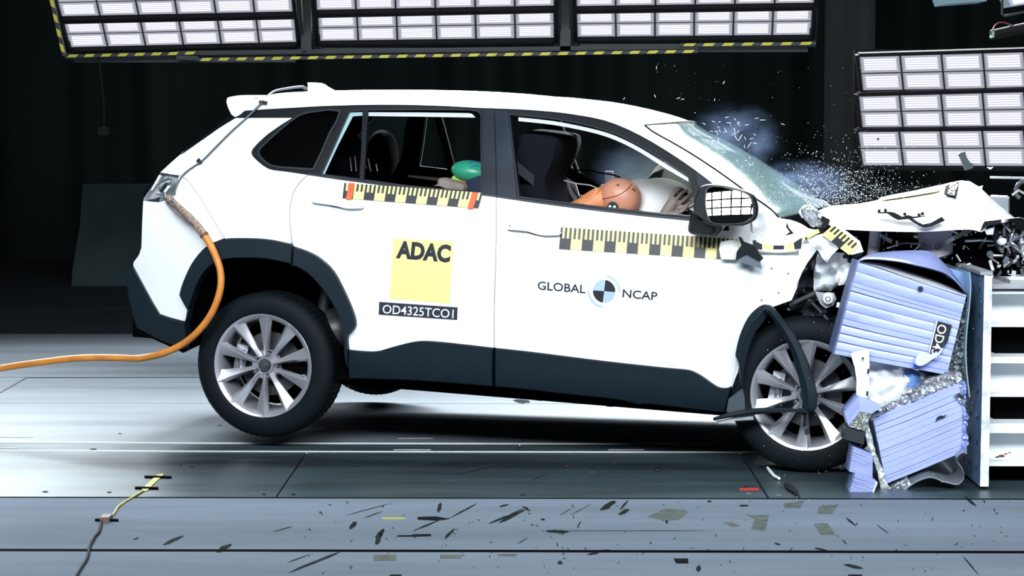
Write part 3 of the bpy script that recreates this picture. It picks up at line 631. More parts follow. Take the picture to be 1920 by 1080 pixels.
# interior
I = MB(); 
def seat(x, y, back=.38, head=True, name='front_seat', s=1.0):
    m_ = MB(); a = Vector((x, y, .55)); th = math.radians(20)
    R = Matrix.Rotation(-th, 3, 'Y')
    m_.ell((x+.05, y, .52), (.30, .26, .10)); m_.ell(Vector((x-.23, y, .86)), (.09, .25, .36), R)
    if head: m_.ell(Vector((x-.36, y, 1.25)), (.06, .13, .10), R); m_.box(Vector((x-.34, y, 1.15)), (.02, .12, .1), R)
    return m_.obj(name, M['cloth'], car, True)
sp = carY(1000, 320, -.38)
for y in (-.38, .38):
    m_ = MB(); xo = 0 if y < 0 else -.16
    prof = [carY(*p, -.38) for p in cr([(1000, 247), (1035, 250), (1066, 258), (1064, 290), (1050, 320), (1045, 345), (1055, 375), (1075, 420), (1040, 430), (985, 420), (980, 360), (978, 300), (985, 262), (1000, 247)], 2)[:-1]]
    w = .21; vs = []; K = len(prof); c = sum(prof, Vector())/K
    for k, (dy, sc_) in enumerate(((-w, .8), (-w*.85, .97), (-w*.4, 1), (w*.4, 1), (w*.85, .97), (w, .8))):
        vs += [Vector((xo+c.x+(p.x-c.x)*sc_, y+dy, c.z+(p.z-c.z)*sc_)) for p in prof]
    fs = [(j*K+i, j*K+(i+1) % K, (j+1)*K+(i+1) % K, (j+1)*K+i) for j in range(5) for i in range(K)]+[tuple(range(K)), tuple(range(5*K+K-1, 5*K-1, -1))]
    m_.add(vs, fs); st_ = m_.obj('front_seat', M['cloth'], car, True)
    m_ = MB(); m_.ell((c.x+.2, y, .5), (.30, .26, .10)); m_.obj('seat_cushion', M['cloth'], st_, True)
m_ = MB(); m_.box(Vector((.35, 0, .72)), (.18, 1.25, .60), Matrix.Rotation(-.35, 3, 'Y')); m_.ell((.62, 0, .48), (.32, .62, .1)); m_.obj('rear_seat', M['cloth'], car, True)
for y in (-.1, .45):
    a = carY(716, 290, .45); m_ = MB(); m_.ell((a.x, y if y < 0 else .45, a.z), (.085, .13, .13)); m_.obj('rear_headrest', M['cloth'], car, True)
# dashboard, wheel, belts
m_ = MB(); a = carY(1330, 400, -.3); m_.ell((a.x+.12, 0, a.z-.03), (.32, .66, .16)); m_.obj('dashboard', M['clad'], car, True)
m_ = MB()
R = Matrix.Rotation(math.radians(65), 3, 'Y'); c = carY(1300, 425, -.30)
m_.tube([c+R @ Vector((.185*math.cos(q*PI/16), .185*math.sin(q*PI/16), 0)) for q in range(33)], .016, 8); m_.obj('steering_wheel', M['clad'], car, True)
def belt(name, pts, w, m=None, parent=car):
    Pp = [carY(*p) for p in pts]; mb = MB(); vs = []
    for p in Pp: vs += [p+Vector((0, 0, w/2)), p-Vector((0, 0, w/2)), p+Vector((0, .004, w/2)), p+Vector((0, .004, -w/2))]
    fs = []
    for i in range(len(Pp)-1): a = 4*i; fs += [(a, a+4, a+5, a+1), (a+2, a+3, a+7, a+6), (a, a+2, a+6, a+4), (a+1, a+5, a+7, a+3)]
    mb.add(vs, fs); return mb.obj(name, m or mat('belt', (.03, .036, .05), .5), parent, True)
belt('seat_belt', cr([(967, 312, -.70), (990, 330, -.62), (1012, 348, -.56), (1030, 362, -.5)], 3), .05)
belt('seat_belt', cr([(1058, 318, .1), (1085, 335, 0), (1110, 350, -.1), (1122, 358, -.15)], 3), .06, M['dark'])
# bright trim of the far door seen through the front window
def quad3(name, pts, dep, m, parent=car):
    A = [carY(*p) for p in pts]; mb = MB(); mb.prism(A, [p+Vector((0, dep, 0)) for p in A]); return mb.obj(name, m, parent)
quad3('far_pillar_trim', [(1069.5, 297, .55), (1074, 320, .55), (1067, 316, .55), (1065.5, 308, .55)], .01, M['lwhite'])
quad3('far_pillar_trim', [(1064.5, 332, .55), (1069, 333, .55), (1079, 373, .55), (1073, 374, .55)], .01, M['lwhite'])
quad3('far_pillar_trim', [(1072, 337, .55), (1077, 338, .55), (1088, 372, .55), (1083, 376, .55)], .01, M['lwhite'])
quad3('far_sill_trim', [(1087, 366, .55), (1107, 366, .55), (1107, 371, .55), (1084, 373, .55)], .01, M['lwhite'])
quad3('far_door_sill', [(765, 328.5, .74), (828, 334, .74), (822, 339.5, .74), (764, 332, .74)], .01, M['lwhite'])
quad3('far_door_sill', [(683, 308, .74), (716, 311, .74), (727, 312, .74), (722, 320, .74), (683, 314.5, .74)], .01, M['lwhite'])
mb = MB()
for a, b in (((656, 294), (659, 321)), ((665, 292), (668, 321)), ((630, 305), (633, 321)), ((690, 297), (695, 321)), ((705, 307), (708, 321)), ((617, 317), (615, 320))):
    mb.tube([carY(*a, -.2), carY(*b, -.2)], .003, 6)
mb.obj('seat_post', M['steel'], car)
mb = MB(); mb.tube([carY(1016, 327, -.45), carY(1017, 335, -.45)], .003, 6); mb.tube([carY(1028, 331, -.45), carY(1029, 336, -.45)], .003, 6); mb.tube([carY(983, 341, -.45), carY(984, 350, -.45)], .004, 6); mb.obj('seat_sensor', M['lwhite'], car)
mb = MB(); mb.tube([carY(1014, 342, -.45), carY(1006, 358, -.45)], .007, 8); mb.obj('sensor_plug', mat('plug_green', (.04, .2, .03), .5), car)
mb = MB(); mb.ell(carY(1015, 340, -.46), (.008, .008, .008)); mb.ell(carY(1023, 346, -.46), (.008, .008, .008)); mb.obj('sensor_knob', M['skin2'], car)
mb = MB()
mb.tube([carY(*p) for p in cr([(1075, 320, -.1), (1100, 319, -.1), (1125, 324, -.15), (1150, 328, -.2), (1165, 334, -.3)], 4)], .004, 6)
mb.obj('sensor_cable', M['dark'], car)
mb = MB(); mb.tube([carY(*p) for p in cr([(1057, 338, -.3), (1080, 344, -.3), (1105, 347, -.35), (1120, 353, -.4)], 4)], .003, 6); mb.obj('sensor_cable', M['visor'], car)
# airbags
ab = MB(); 
def blob(mb, c, r, rot=0): mb.ell(c, r, Matrix.Rotation(rot, 3, 'Y'), 28, 18)
blob(ab, carY(1243, 383, -.12), (.17, .24, .125), .15); blob(ab, carY(1206, 362, -.08), (.11, .20, .065), .1); blob(ab, carY(1222, 396, -.16), (.14, .20, .09), -.1)
o = ab.obj('steering_airbag', M['bag'], car, True)
def remesh(o, s, sm=6):
    m_ = o.modifiers.new('r', 'REMESH'); m_.mode = 'VOXEL'; m_.voxel_size = s; m_.use_smooth_shade = True; m_ = o.modifiers.new('s', 'SMOOTH'); m_.iterations = sm; m_.factor = .6
    dg = bpy.context.evaluated_depsgraph_get(); dg.update(); me = bpy.data.meshes.new_from_object(o.evaluated_get(dg)); o.modifiers.clear(); old = o.data; o.data = me; me.name = old.name
    for p in me.polygons: p.use_smooth = True
remesh(o, .012)
ab = MB(); a = carY(1290, 372, .25); blob(ab, a, (.22, .2, .16), .5); blob(ab, carY(1262, 345, .3), (.12, .16, .12), .3)
o = ab.obj('passenger_airbag', mat('airbag_pale', (.80, .90, .92), .85, bump=.3, bscale=10), car, True); remesh(o, .015)
quad3('far_mirror_shade', [(1214, 336, -.02), (1225, 324, -.02), (1244, 317, -.02), (1240, 328, -.02), (1236, 342, -.02)], .02, M['cloth'])
quad3('far_pillar_vent', [(1134, 321, .6), (1149, 321, .6), (1149, 345, .6), (1134, 345, .6)], .02, mat('vent', (.45, .5, .58), .5))
# door handles
def handle(poly, cup, parent):
    P0 = cr(poly+[poly[0]], 3)[:-1]; o = skin('door_handle', P0, [], W_, parent, off=.028, th=.028, step=.03, smooth=True)
    skin('recess_shade', cr(cup+[cup[0]], 3)[:-1], [], M['gsteel'], parent, off=.0015, th=.01, step=.03)  # grey plate on the surface; the cup's shade is put into its colour
handle([(583, 373.5), (600, 374.5), (630, 379.5), (660, 382), (677, 387), (677, 390.5), (650, 391), (632, 386.5), (611, 383), (586, 379)], [(610, 383), (630, 384), (648, 390.5), (630, 390)], rdoor)
handle([(946, 415.5), (962, 415), (990, 418), (1022, 427), (1048, 435), (1049, 440), (1040, 441), (1013, 440.5), (985, 433), (953, 430), (946, 424)], [(980, 431), (1000, 434), (1016, 441.5), (995, 439)], fdoor)
mb = MB(); p = carS(956, 423, .0285); mb.lathe([(.001, -.002), (.005, -.002), (.005, .002), (.001, .002)], 12, c=p); mb.obj('key_cover', M['gsteel'], fdoor)
mb = MB(); p = carS(364, 377, 0); mb.lathe([(.001, -.004), (.011, -.004), (.012, .004)], 20, c=p); mb.obj('bumper_clip', W_, car)
mb = MB(); 
for q in ((1447, 503), (1478, 512), (1460, 548), (1428, 562)):
    mb.lathe([(.001, -.003), (.005, -.002), (.005, .002)], 10, c=carS(*q, 0))
mb.obj('fender_plug', M['gsteel'], car)
# ---------------------------------------------------------------- wheels
def wheel_parts():
    t = MB()
    prof = [(.232, -.095), (.243, -.108), (.262, -.112), (.290, -.112), (.312, -.106), (.326, -.096), (.334, -.086), (.338, -.075), (.341, -.05), (.341, .05), (.338, .075), (.330, .09), (.31, .106), (.27, .112), (.243, .108), (.232, .095)]
    t.lathe(prof, 120); ty = t.obj('wheel', M['rubber'], car, True)
    g = MB()                                      # tread sipes and shoulder grooves
    for k in range(72):
        a = 2*PI*k/72; R = Matrix.Rotation(-a, 3, 'Y')
        for y, w_ in ((-.062, .022), (.062, .022), (0, .05)): g.box(R @ Vector((.3392, y, 0)), (.004, w_, .0035), R)
    for y in (-.04, .04): g.lathe([(.3395, y-.005), (.3418, y-.004), (.3418, y+.004), (.3395, y+.005)], 90)
    g.obj('tread_groove', M['dark'], ty)
    r = MB()
    r.lathe([(.236, -.088), (.2435, -.101), (.2445, -.106), (.241, -.109), (.232, -.106), (.222, -.098), (.214, -.085), (.208, -.05), (.205, .05), (.21, .09), (.222, .09)], 96)
    for k in range(10):
        a = PI/2+k*PI/5; R = Matrix.Rotation(-a, 3, 'Y')
        # ridge offset gives each spoke one broad and one narrow flank
        sg = 1 if k % 2 else -1
        def pt(rr, tt, y): return R @ Vector((rr, y, tt))
        sec = []
        for rr, hw, rd, yo in ((.045, .014, .004, -.078), (.085, .012, .003, -.084), (.13, .019, .005, -.088), (.18, .026, .010, -.094), (.222, .034, .016, -.100), (.2375, .036, .018, -.1045)):
            sec.append([pt(rr, -hw, yo+.010), pt(rr, sg*rd-.0022, yo-.006), pt(rr, sg*rd+.0022, yo-.006), pt(rr, hw, yo+.010), pt(rr, hw*.8, yo+.035), pt(rr, -hw*.8, yo+.035)])
        vs = sum(sec, []); n = 6; fs = [(j*n+i, j*n+(i+1) % n, (j+1)*n+(i+1) % n, (j+1)*n+i) for j in range(5) for i in range(n)]+[(0, 1, 2, 3, 4, 5), (35, 34, 33, 32, 31, 30)]
        r.add(vs, fs)
    r.lathe([(.001, -.070), (.034, -.074), (.036, -.078), (.040, -.078), (.044, -.071), (.066, -.070), (.070, -.064), (.072, -.04), (.001, -.04)], 48)
    rm = r.obj('alloy_rim', M['alloy'], ty, True)
    c = MB(); c.lathe([(.001, -.090), (.026, -.090), (.0285, -.086), (.0285, -.07), (.001, -.07)], 32); c.obj('centre_cap', M['ink'], ty, True)
    c = MB()
    for rx, rz, dz in ((.022, .0225, 0), (.0065, .016, 0), (.0145, .0065, .0065)):
        c.tube([Vector((rx*math.cos(q*PI/12), -.0915, dz+rz*math.sin(q*PI/12))) for q in range(25)], .0014, 6, cap=False)
    c.obj('cap_emblem', M['steel'], ty)
    for k in range(5):
        a = 2*PI*k/5; p = Vector((.056*math.cos(a), 0, .056*math.sin(a))); c = MB(); c.lathe([(.0145, -.066), (.0145, -.0745), (.0125, -.0735), (.001, -.0735)], 16, c=p); c.obj('bolt_pocket', M['ink'], ty)
        c = MB(); c.lathe([(.001, -.084), (.0065, -.084), (.0085, -.081), (.0085, -.068)], 6, c=p); c.obj('wheel_bolt', M['steel'], ty)
    c = MB(); c.lathe([(.06, -.01), (.15, -.01), (.15, .01), (.06, .01), (.06, -.01)], 48); c.obj('brake_disc', M['darkmetal'], ty, True)
    c = MB(); R = Matrix.Rotation(.15, 3, 'Y'); c.box((-.135, -.015, .02), (.055, .06, .13), R); c.tube([Vector((-.13, -.045, -.03)), Vector((-.13, -.05, .06))], .014, 10); c.obj('brake_caliper', M['steel'], ty)
    c = MB(); c.lathe([(.20, .085), (.001, .085), (.001, .07), (.2, .07)], 40); c.obj('inner_shield', M['dark'], ty)
    c = MB(); c.tube([Vector((.205, -.085, -.03)), Vector((.195, -.108, -.028))], .004, 8); c.obj('tyre_valve', M['steel'], ty)
    return ty
wheel0 = wheel_parts()
def copy_tree(o, parent):
    c = o.copy(); COL.objects.link(c); c.parent = parent
    for ch in list(o.children): copy_tree(ch, c)
    return c
wc = carY(492, 686, -.885); wheel0.location = (wc.x, -.885+.109, wc.z)
w2 = copy_tree(wheel0, car); wf = carY(1510, 741.5, -.885); w2.location = (wf.x, -.885+.109, wf.z); w2.rotation_euler = (0, .0, .02); w2.scale = (1.0, 1, 1.0)
w3 = copy_tree(wheel0, car); w3.location = (wc.x, .885-.109, wc.z); w3.rotation_euler = (0, 0, PI)
w4 = copy_tree(wheel0, car); w4.location = (wf.x, .885-.109, wf.z); w4.rotation_euler = (0, 0, PI)
mb = MB(); mb.ell((wc.x+.28, -.62, wc.z+.17), (.12, .14, .10)); mb.tube([Vector((wc.x+.2, -.62, wc.z-.02)), Vector((wc.x+.42, -.45, wc.z+.05))], .04, 10); mb.tube([Vector((wc.x+.16, -.6, wc.z)), Vector((wc.x+.20, -.58, wc.z+.42))], .03, 10); mb.obj('rear_suspension', M['darkmetal'], car, True)
# ---------------------------------------------------------------- stickers and lettering on the doors
def onS(off): return lambda px, py: carS(px, py, off)
def sticker(name, poly, m, parent, off=.0018): return skin(name, poly, [], m, parent, off=off, th=.001, step=.05)
def ruler(name, TL, TR, BR, BL_, nb, first, parent, off=.002, f=None, caps=True, split=.5):
    TL, TR, BR, BL_ = map(Vector, (TL, TR, BR, BL_)); f = f or onS
    def q(u, v): p = (TL*(1-u)+TR*u)*(1-v)+(BL_*(1-u)+BR*u)*v; return (p.x, p.y)
    def strip_(lst, m, o, nm, par):
        mb = MB()
        for u0, u1, v0, v1 in lst:
            k = max(1, int((u1-u0)*12)); g = f(o)
            for i in range(k):
                a = u0+(u1-u0)*i/k; b = u0+(u1-u0)*(i+1)/k
                A = [g(*q(a, v0)), g(*q(b, v0)), g(*q(b, v1)), g(*q(a, v1))]; mb.add(A, [(0, 1, 2, 3)])
        return mb.obj(nm, m, par)
    base = strip_([(i/24, (i+1)/24, 0, 1) for i in range(24)], M['yellow'], off, name, parent)
    bl = []
    for b in range(nb):
        u0 = b/nb; w = 1/nb; blk = (b+first) % 2 == 0
        if blk: bl.append((u0, u0+w, split, 1))
        for c in range(5):
            if (c % 2 == 0) == blk: bl.append((u0+w*c/5, u0+w*(c+1)/5, 0, split))
    strip_(bl, M['ink'], off+.0008, 'black_mark', base); return base
r1 = ruler('marker_tape', (645.5, 343), (905, 361.5), (897, 390.5), (642, 371.5), 13, 0, rdoor, off=.006)
sticker('red_tape', [(655, 343), (665.5, 343.5), (659, 374.5), (648, 374)], M['red'], rdoor, .0082)
sticker('red_tape', [(885, 360), (896, 361), (886.5, 392.5), (876, 391)], M['red'], rdoor, .0082)
r2 = ruler('marker_tape', (1051.5, 425.7), (1388, 449), (1385, 488), (1048, 466.8), 16, 0, fdoor, off=.0028)
ad = sticker('square_sticker', [(738, 446), (851, 453), (843, 569), (730.6, 560)], M['yellow'], rdoor)
lettering('sticker_text', 'ADAC', ((742, 484.5), (843, 493), (745.5, 450.5)), M['ink'], ad, onS(.003), .05)
idl = sticker('code_label', [(711, 566), (858, 576.3), (857, 600), (710, 590)], M['lab'], rdoor)
lettering('label_text', 'OD4325TCO1', ((717, 587.5), (850, 597), (718, 571)), M['lwhite'], idl, onS(.003), .004)
lo = lettering('door_lettering', 'GLOBAL', ((1007.7, 543), (1097.7, 550.3), (1008.4, 527)), M['ink'], fdoor, onS(.0022), .012)
lettering('door_lettering', 'NCAP', ((1167, 557.7), (1232, 563.5), (1168, 542)), M['ink'], fdoor, onS(.0022), .012)
LC = Vector((1132.7, 546)); tl_ = math.radians(4.5)
def pol(r, a): return (LC.x+r*math.cos(a-0)*1.0-0, LC.y-r*math.sin(a)*1.02+r*math.cos(a)*math.sin(tl_)*.3)
def wedge(nm, m, parts, off, parent):
    mb = MB(); g = onS(off)
    for r0, r1_, a0, a1 in parts:
        k = 14; vs = []
        for i in range(k+1):
            a = math.radians(a0+(a1-a0)*i/k-4); vs += [g(*pol(r0, a)), g(*pol(r1_, a))]
        mb.add(vs, [(2*i, 2*i+1, 2*i+3, 2*i+2) for i in range(k)])
    return mb.obj(nm, m, parent)
lg = wedge('round_emblem', M['lblue'], [(.01, 21, 92, 180), (.01, 21, 272, 360), (27.2, 30.5, 1, 84), (27.2, 30.5, 181, 266)], .0022, fdoor)
wedge('emblem_quarter', M['ink'], [(.01, 21, 2, 88), (.01, 21, 182, 268)], .0026, lg)
def arc_text(s, r, a0, a1, hgt, flip, parent):
    n = len(s)
    for i, c in enumerate(s):
        if c == ' ': continue
        a = math.radians(a0+(a1-a0)*(i+.5)/n-4); w = math.radians(abs(a1-a0))/n*r*.33
        p = Vector(pol(r, a)); up = Vector((math.cos(a), -math.sin(a)))*(-1 if flip else 1); rt = Vector((-up.y, up.x))
        bl = p-rt*w-up*hgt/2; br = p+rt*w-up*hgt/2; tl = p-rt*w+up*hgt/2
        lettering('emblem_letter', c, (bl, br, tl), M['lgrey'], parent, onS(.0022), 0)
arc_text('FOR SAFER', 29, 177, 93, 5, False, lg); arc_text('CARS', 29, 287, 340, 5, True, lg)
# ---------------------------------------------------------------- door mirror, torn off its foot
def cplate(name, pts, y, th, m, parent=car, smooth=False, k=0):
    pts = cr(pts+[pts[0]], k)[:-1] if k else pts
    A = [carY(*p, y) for p in pts]; mb = MB(); mb.prism(A, [p+Vector((0, th, 0)) for p in A]); return mb.obj(name, m, parent, smooth)
HO = [(1311, 351), (1319.8, 346.7), (1339, 345.5), (1365.5, 349), (1393.7, 357), (1411, 365), (1417.4, 377.5), (1420.4, 391.6), (1419, 405.6), (1413, 414.4), (1397, 422), (1386.6, 422.9), (1344.4, 421.5), (1330, 418), (1318, 411), (1304, 402), (1300.5, 388), (1304, 368.7)]
cg0 = carY(1368, 385, -1.07); HO2 = cr(HO+[HO[0]], 3)[:-1]
A = [(lambda q: q+Vector((0, (q.z-cg0.z)*.25, 0)))(carY(*p, -1.06)) for p in HO2]; c = sum(A, Vector())/len(A); mb = MB(); K = len(A); vs = []
for sc_, dy in ((.955, -.006), (1, .004), (1.0, .03), (.92, .08), (.7, .12), (.3, .135)): vs += [c+(p-c)*sc_+Vector((0, dy, 0)) for p in A]
mb.add(vs, [(j*K+i, j*K+(i+1) % K, (j+1)*K+(i+1) % K, (j+1)*K+i) for j in range(5) for i in range(K)]+[tuple(range(K)), tuple(range(5*K+K-1, 5*K-1, -1))])
house = mb.obj('door_mirror', mat('mirror_housing', (.004, .006, .010), .5, spec=.12), car, True)
GLS = cr([(1325, 356.4), (1334, 351), (1351.5, 351.3), (1383, 359), (1400.7, 367), (1408.6, 377.5), (1412, 400), (1406, 409), (1393.7, 416), (1365.5, 418), (1339, 416), (1331, 407), (1325, 382.8), (1325, 356.4)], 3)[:-1]
rimg = inset(GLS, -2.2); cg = carY(1368, 385, -1.07)
def mlift(d): return lambda px, py: (lambda p: p+Vector((0, -.012+((p.x-cg.x)**2+(p.z-cg.z)**2)/2.0*1.05+(p.z-cg.z)*.27+(p.x-cg.x)*.044+d, 0)))(carY(px, py, -1.066))
plate('mirror_rim', rimg, mlift(.003), (0, .03, 0), M['gloss'], house, True, step=3)
o = plate('mirror_glass', GLS, mlift(0), (0, .004, 0), M['mirror'], house, True, step=3)
FT = [(1292.5, 418), (1297, 397), (1306, 394), (1316, 397), (1320.7, 412.7), (1332, 420), (1346, 424), (1348, 432), (1339, 442.5), (1327, 444), (1297, 439), (1291, 430)]
A = [carY(*p, -.99) for p in cr(FT+[FT[0]], 2)[:-1]]; c = sum(A, Vector())/len(A); mb = MB(); K = len(A); vs = []
for sc_, dy in ((.75, -.05), (.93, -.035), (1, 0), (1, .08)): vs += [c+(p-c)*sc_+Vector((0, dy, 0)) for p in A]
mb.add(vs, [(j*K+i, j*K+(i+1) % K, (j+1)*K+(i+1) % K, (j+1)*K+i) for j in range(3) for i in range(K)]+[tuple(range(K)), tuple(range(3*K+K-1, 3*K-1, -1))]); mb.obj('mirror_foot', M['frame'], house, True)
cplate('mirror_tab', [(1355, 432), (1361, 424), (1367, 424), (1366.4, 433)], -.96, .03, M['gloss'], house)
tp = cplate('torn_trim', [(1384, 444), (1390, 446), (1393.7, 453), (1413, 460), (1430.6, 484.8), (1425, 490), (1400, 476), (1381, 486), (1379.6, 489), (1381, 472.5), (1390, 460)], -.975, .02, M['frame'], fdoor)
cplate('torn_trim', [(1381, 473), (1400, 474), (1424, 489), (1428, 504), (1406, 497), (1379.6, 489)], -.965, .02, mat('torn_grey', (.10, .125, .155), .4), fdoor)
cplate('torn_sticker', [(1348, 468), (1352, 453), (1370, 450), (1386, 450), (1384, 470), (1379, 487), (1352, 486)], -.935, .002, mat('torn_white', (.72, .76, .74), .5, alpha=.85), fdoor)
# ---------------------------------------------------------------- crushed nose
def rows_mesh(name, rows, ys, m, parent=car, th=.012, k=3):
    R_ = [[carY(*p, y) for p in cr(r, k)] for r, y in zip(rows, ys)]; W = len(R_[0]); vs = sum(R_, [])
    vs2 = [v-Vector((0, 0, th)) for v in vs]; n = len(vs)
    fs = [(j*W+i, j*W+i+1, (j+1)*W+i+1, (j+1)*W+i) for j in range(len(R_)-1) for i in range(W-1)]
    fs += [tuple(q+n for q in f) for f in fs[:]]
    bo = [i for i in range(W)]; fs += [(i, i+1, i+1+n, i+n) for i in range(W-1)]; b = (len(R_)-1)*W; fs += [(b+i, b+i+1, b+i+1+n, b+i+n) for i in range(W-1)]
    fs += [(j*W, (j+1)*W, (j+1)*W+n, j*W+n) for j in range(len(R_)-1)]+[(j*W+W-1, (j+1)*W+W-1, (j+1)*W+W-1+n, j*W+W-1+n) for j in range(len(R_)-1)]
    return mesh_obj(name, vs+vs2, fs, m, parent, True)
hood = rows_mesh('bonnet', [
 [(1534, 401), (1549, 412), (1565, 422), (1595, 426), (1675, 429), (1732, 429.5), (1817, 425), (1842, 430), (1857, 414), (1884, 412)],
 [(1532, 397), (1550, 397), (1575, 400), (1605, 403), (1675, 406), (1733, 404), (1804, 398), (1842, 406), (1863, 405), (1890, 410)],
 [(1532, 396), (1556, 388), (1580, 386), (1610, 384), (1668, 379), (1733, 368), (1795, 356), (1830, 362), (1862, 388), (1898, 408)],
 [(1531, 396), (1555, 387), (1580, 384), (1609, 382), (1650, 374), (1709, 359), (1765, 346.5), (1819, 340), (1870, 382), (1902, 408)],
 [(1536, 400), (1560, 391), (1585, 388), (1614, 386), (1655, 379), (1714, 365), (1770, 352), (1822, 350), (1868, 390), (1898, 412)]], [-.86, -.80, -.40, .05, .6], W_)
def cast(o, lift=.004):
    dg = bpy.context.evaluated_depsgraph_get(); dg.update()
    def f(px, py):
        a, d = ray(px, py); a = CARI @ a; d = (CARI.to_3x3() @ d).normalized(); ok, loc, nrm, _ = o.ray_cast(a, d)
        k = 0
        while not ok and k < 30:                       # just past the crest: slide back onto the sheet
            k += 1; a, d = ray(px, py+k*.7); a = CARI @ a; d = (CARI.to_3x3() @ d).normalized(); ok, loc, nrm, _ = o.ray_cast(a, d)
        if not ok: loc = carY(px, py, -.3); nrm = -d
        if nrm.dot(d) > 0: nrm = -nrm
        return loc+nrm*lift
    return f
hf = cast(hood)
hf2 = cast(hood, .001)
def onhood(name, poly, m, par, lift, st):
    g1 = cast(hood, lift); g0 = cast(hood, lift-.003); vs, fs = tri([poly], st, lambda p: g1(p.x, p.y), lambda p: g0(p.x, p.y)); return mesh_obj(name, vs, fs, m, par)
onhood('bonnet_sticker', [(1650, 374.5), (1680, 368), (1705, 363.5), (1755, 354), (1764, 353), (1763, 360), (1754, 363), (1705, 371), (1648, 379)], M['yellow'], hood, .010, 4)
bl_ = onhood('bonnet_label', [(1774, 353), (1799, 345.5), (1792.5, 376), (1786, 372), (1770.5, 369)], M['dark'], hood, .012, 3)
lettering('label_text', 'OD4325', ((1790, 373), (1796.5, 352), (1777, 369)), M['lwhite'], bl_, cast(hood, .0155), .01)
tpz = lambda n_, P_, y, m, th=.012, k=0: cplate(n_, P_, y, th, m, car, False, k)
# broken black grille strip lying over the bonnet
g_ = [(710, 344), (790, 334), (850, 338), (890, 357), (920, 378), (975, 362), (1010, 376), (1120, 368), (1120, 373), (1005, 392), (1060, 425), (1095, 440), (1160, 425), (1245, 378), (1272, 410), (1160, 458), (1105, 467), (1060, 452), (975, 396), (890, 404), (850, 385), (800, 350), (740, 350)]
tpz('grille_strip', [(1480+a/4.364, 320+b/4.364) for a, b in g_], -.90, M['frame'], .03)
mb = MB()
for a, b in ((735, 330), (787, 322), (945, 355), (1090, 352), (1062, 362)): mb.box(carY(1480+a/4.364, 320+b/4.364, -.895), (.012, .02, .014))
mb.obj('grille_clip', M['frame'], car)
GR = mat('crumpled_grey', (.50, .53, .57), .42, var=.12, vscale=7, bump=.5, bscale=8)
DK = mat('liner_gap_black', (.014, .017, .022), .42, bump=.6, bscale=14)
def crumple(name, poly, y, m, amp=.014, step=9, th=.006, seed=0, parent=car, f=None):
    f = f or (lambda a, b: carY(a, b, y))
    def L(px, py):
        p = f(px, py); return p+Vector((0, amp*(math.sin(px*.19+seed+math.sin(py*.13))+math.sin(py*.21+seed*2+px*.07)), 0))
    return plate(name, poly, L, (0, th, 0), m, parent, True, step=max(4, step*.6))
crumple('cowl_fold', [(1455, 408), (1480, 412), (1500, 419), (1515, 428), (1532, 431), (1510, 446), (1490, 455), (1468, 461), (1440, 462), (1412, 450), (1410, 402), (1440, 398)], -.86, W_, .006, 12, seed=2)
crumple('fender_fold', [(1510, 447), (1541.5, 438), (1556, 446), (1572.6, 466), (1560, 477.8), (1550, 493), (1534, 472)], -.93, W_, .01, 8, seed=1)
crumple('fender_fold', [(1499, 466), (1504, 450), (1511, 446), (1531, 469), (1514, 493), (1503, 512), (1489, 547), (1496, 500)], -.91, W_, .008, 8, seed=4)
crumple('inner_fender', [(1534, 474), (1545, 485), (1560, 473), (1581.5, 474.8), (1590, 490), (1602, 502), (1592, 531), (1569.6, 537), (1557.8, 546), (1528, 546), (1524, 522)], -.82, GR, .02, 8, seed=2)
crumple('inner_fender', [(1572, 500), (1590, 492), (1604, 497), (1594, 530), (1572, 536), (1566, 520)], -.85, W_, .015, 7, seed=5)
crumple('liner_and_gap', [(1510, 494), (1529, 470), (1542, 476), (1530, 500), (1526, 522), (1528, 548), (1490, 560), (1494, 535)], -.76, DK, .02, 9, seed=3)  # dark sheet fills the gap between the folds in place of its shade
crumple('liner_and_gap', [(1448, 574), (1468, 558), (1500, 548), (1528, 545), (1546, 575), (1574, 606), (1566, 650), (1550, 628), (1528, 605), (1498, 585), (1470, 577)], -.80, DK, .025, 9, seed=6)
crumple('liner_and_gap', [(1395, 640), (1410, 600), (1440, 578), (1480, 575), (1530, 600), (1560, 640), (1580, 700), (1580, 780), (1560, 830), (1420, 830), (1392, 760)], -.60, M['dark'], .01, 20, seed=1)
mb = MB(); mb.tube([carY(*p, -.83) for p in cr([(1512, 558), (1535, 580), (1555, 604), (1572, 630)], 3)], .007, 8); mb.tube([carY(*p, -.84) for p in cr([(1480, 572), (1505, 560), (1528, 550)], 3)], .010, 8); mb.obj('loose_pipe', M['darkmetal'], car, True)
tpz('headlamp_bracket', [(1528, 547), (1545, 549), (1563.7, 549), (1568, 560.7), (1562, 573), (1548, 578), (1538, 570)], -.87, M['gsteel'], .015)
mb = MB(); c = carY(1553, 560.5, -.885); mb.lathe([(.012, -.012), (.020, -.010), (.026, 0), (.028, .012)], 24, c=c); mb.lathe([(.001, -.016), (.008, -.014), (.009, 0)], 16, c=c); mb.obj('lamp_socket', M['wsteel'], car, True)
tpz('lamp_clip', [(1569, 567), (1577, 568), (1576, 577), (1568, 576)], -.87, M['wsteel'])
tpz('torn_flap', [(1563, 472), (1590, 477), (1596, 492), (1601, 475), (1618, 470), (1610, 500), (1596, 506), (1580, 498)], -.80, M['frame'])
crumple('cowl_scrap', [(1502, 392), (1518, 384), (1535, 393), (1545, 404), (1552, 418), (1540, 430), (1522, 425), (1508, 412)], -.84, M['foil'], .02, 6, seed=2)
crumple('cowl_scrap', [(1496, 396), (1505, 386), (1518, 384), (1530, 396), (1520, 402), (1503, 410)], -.80, W_, .02, 6, seed=5)
tpz('cowl_scrap', [(1536, 420), (1541, 404), (1556, 412), (1553, 422), (1545, 430)], -.87, M['frame'])
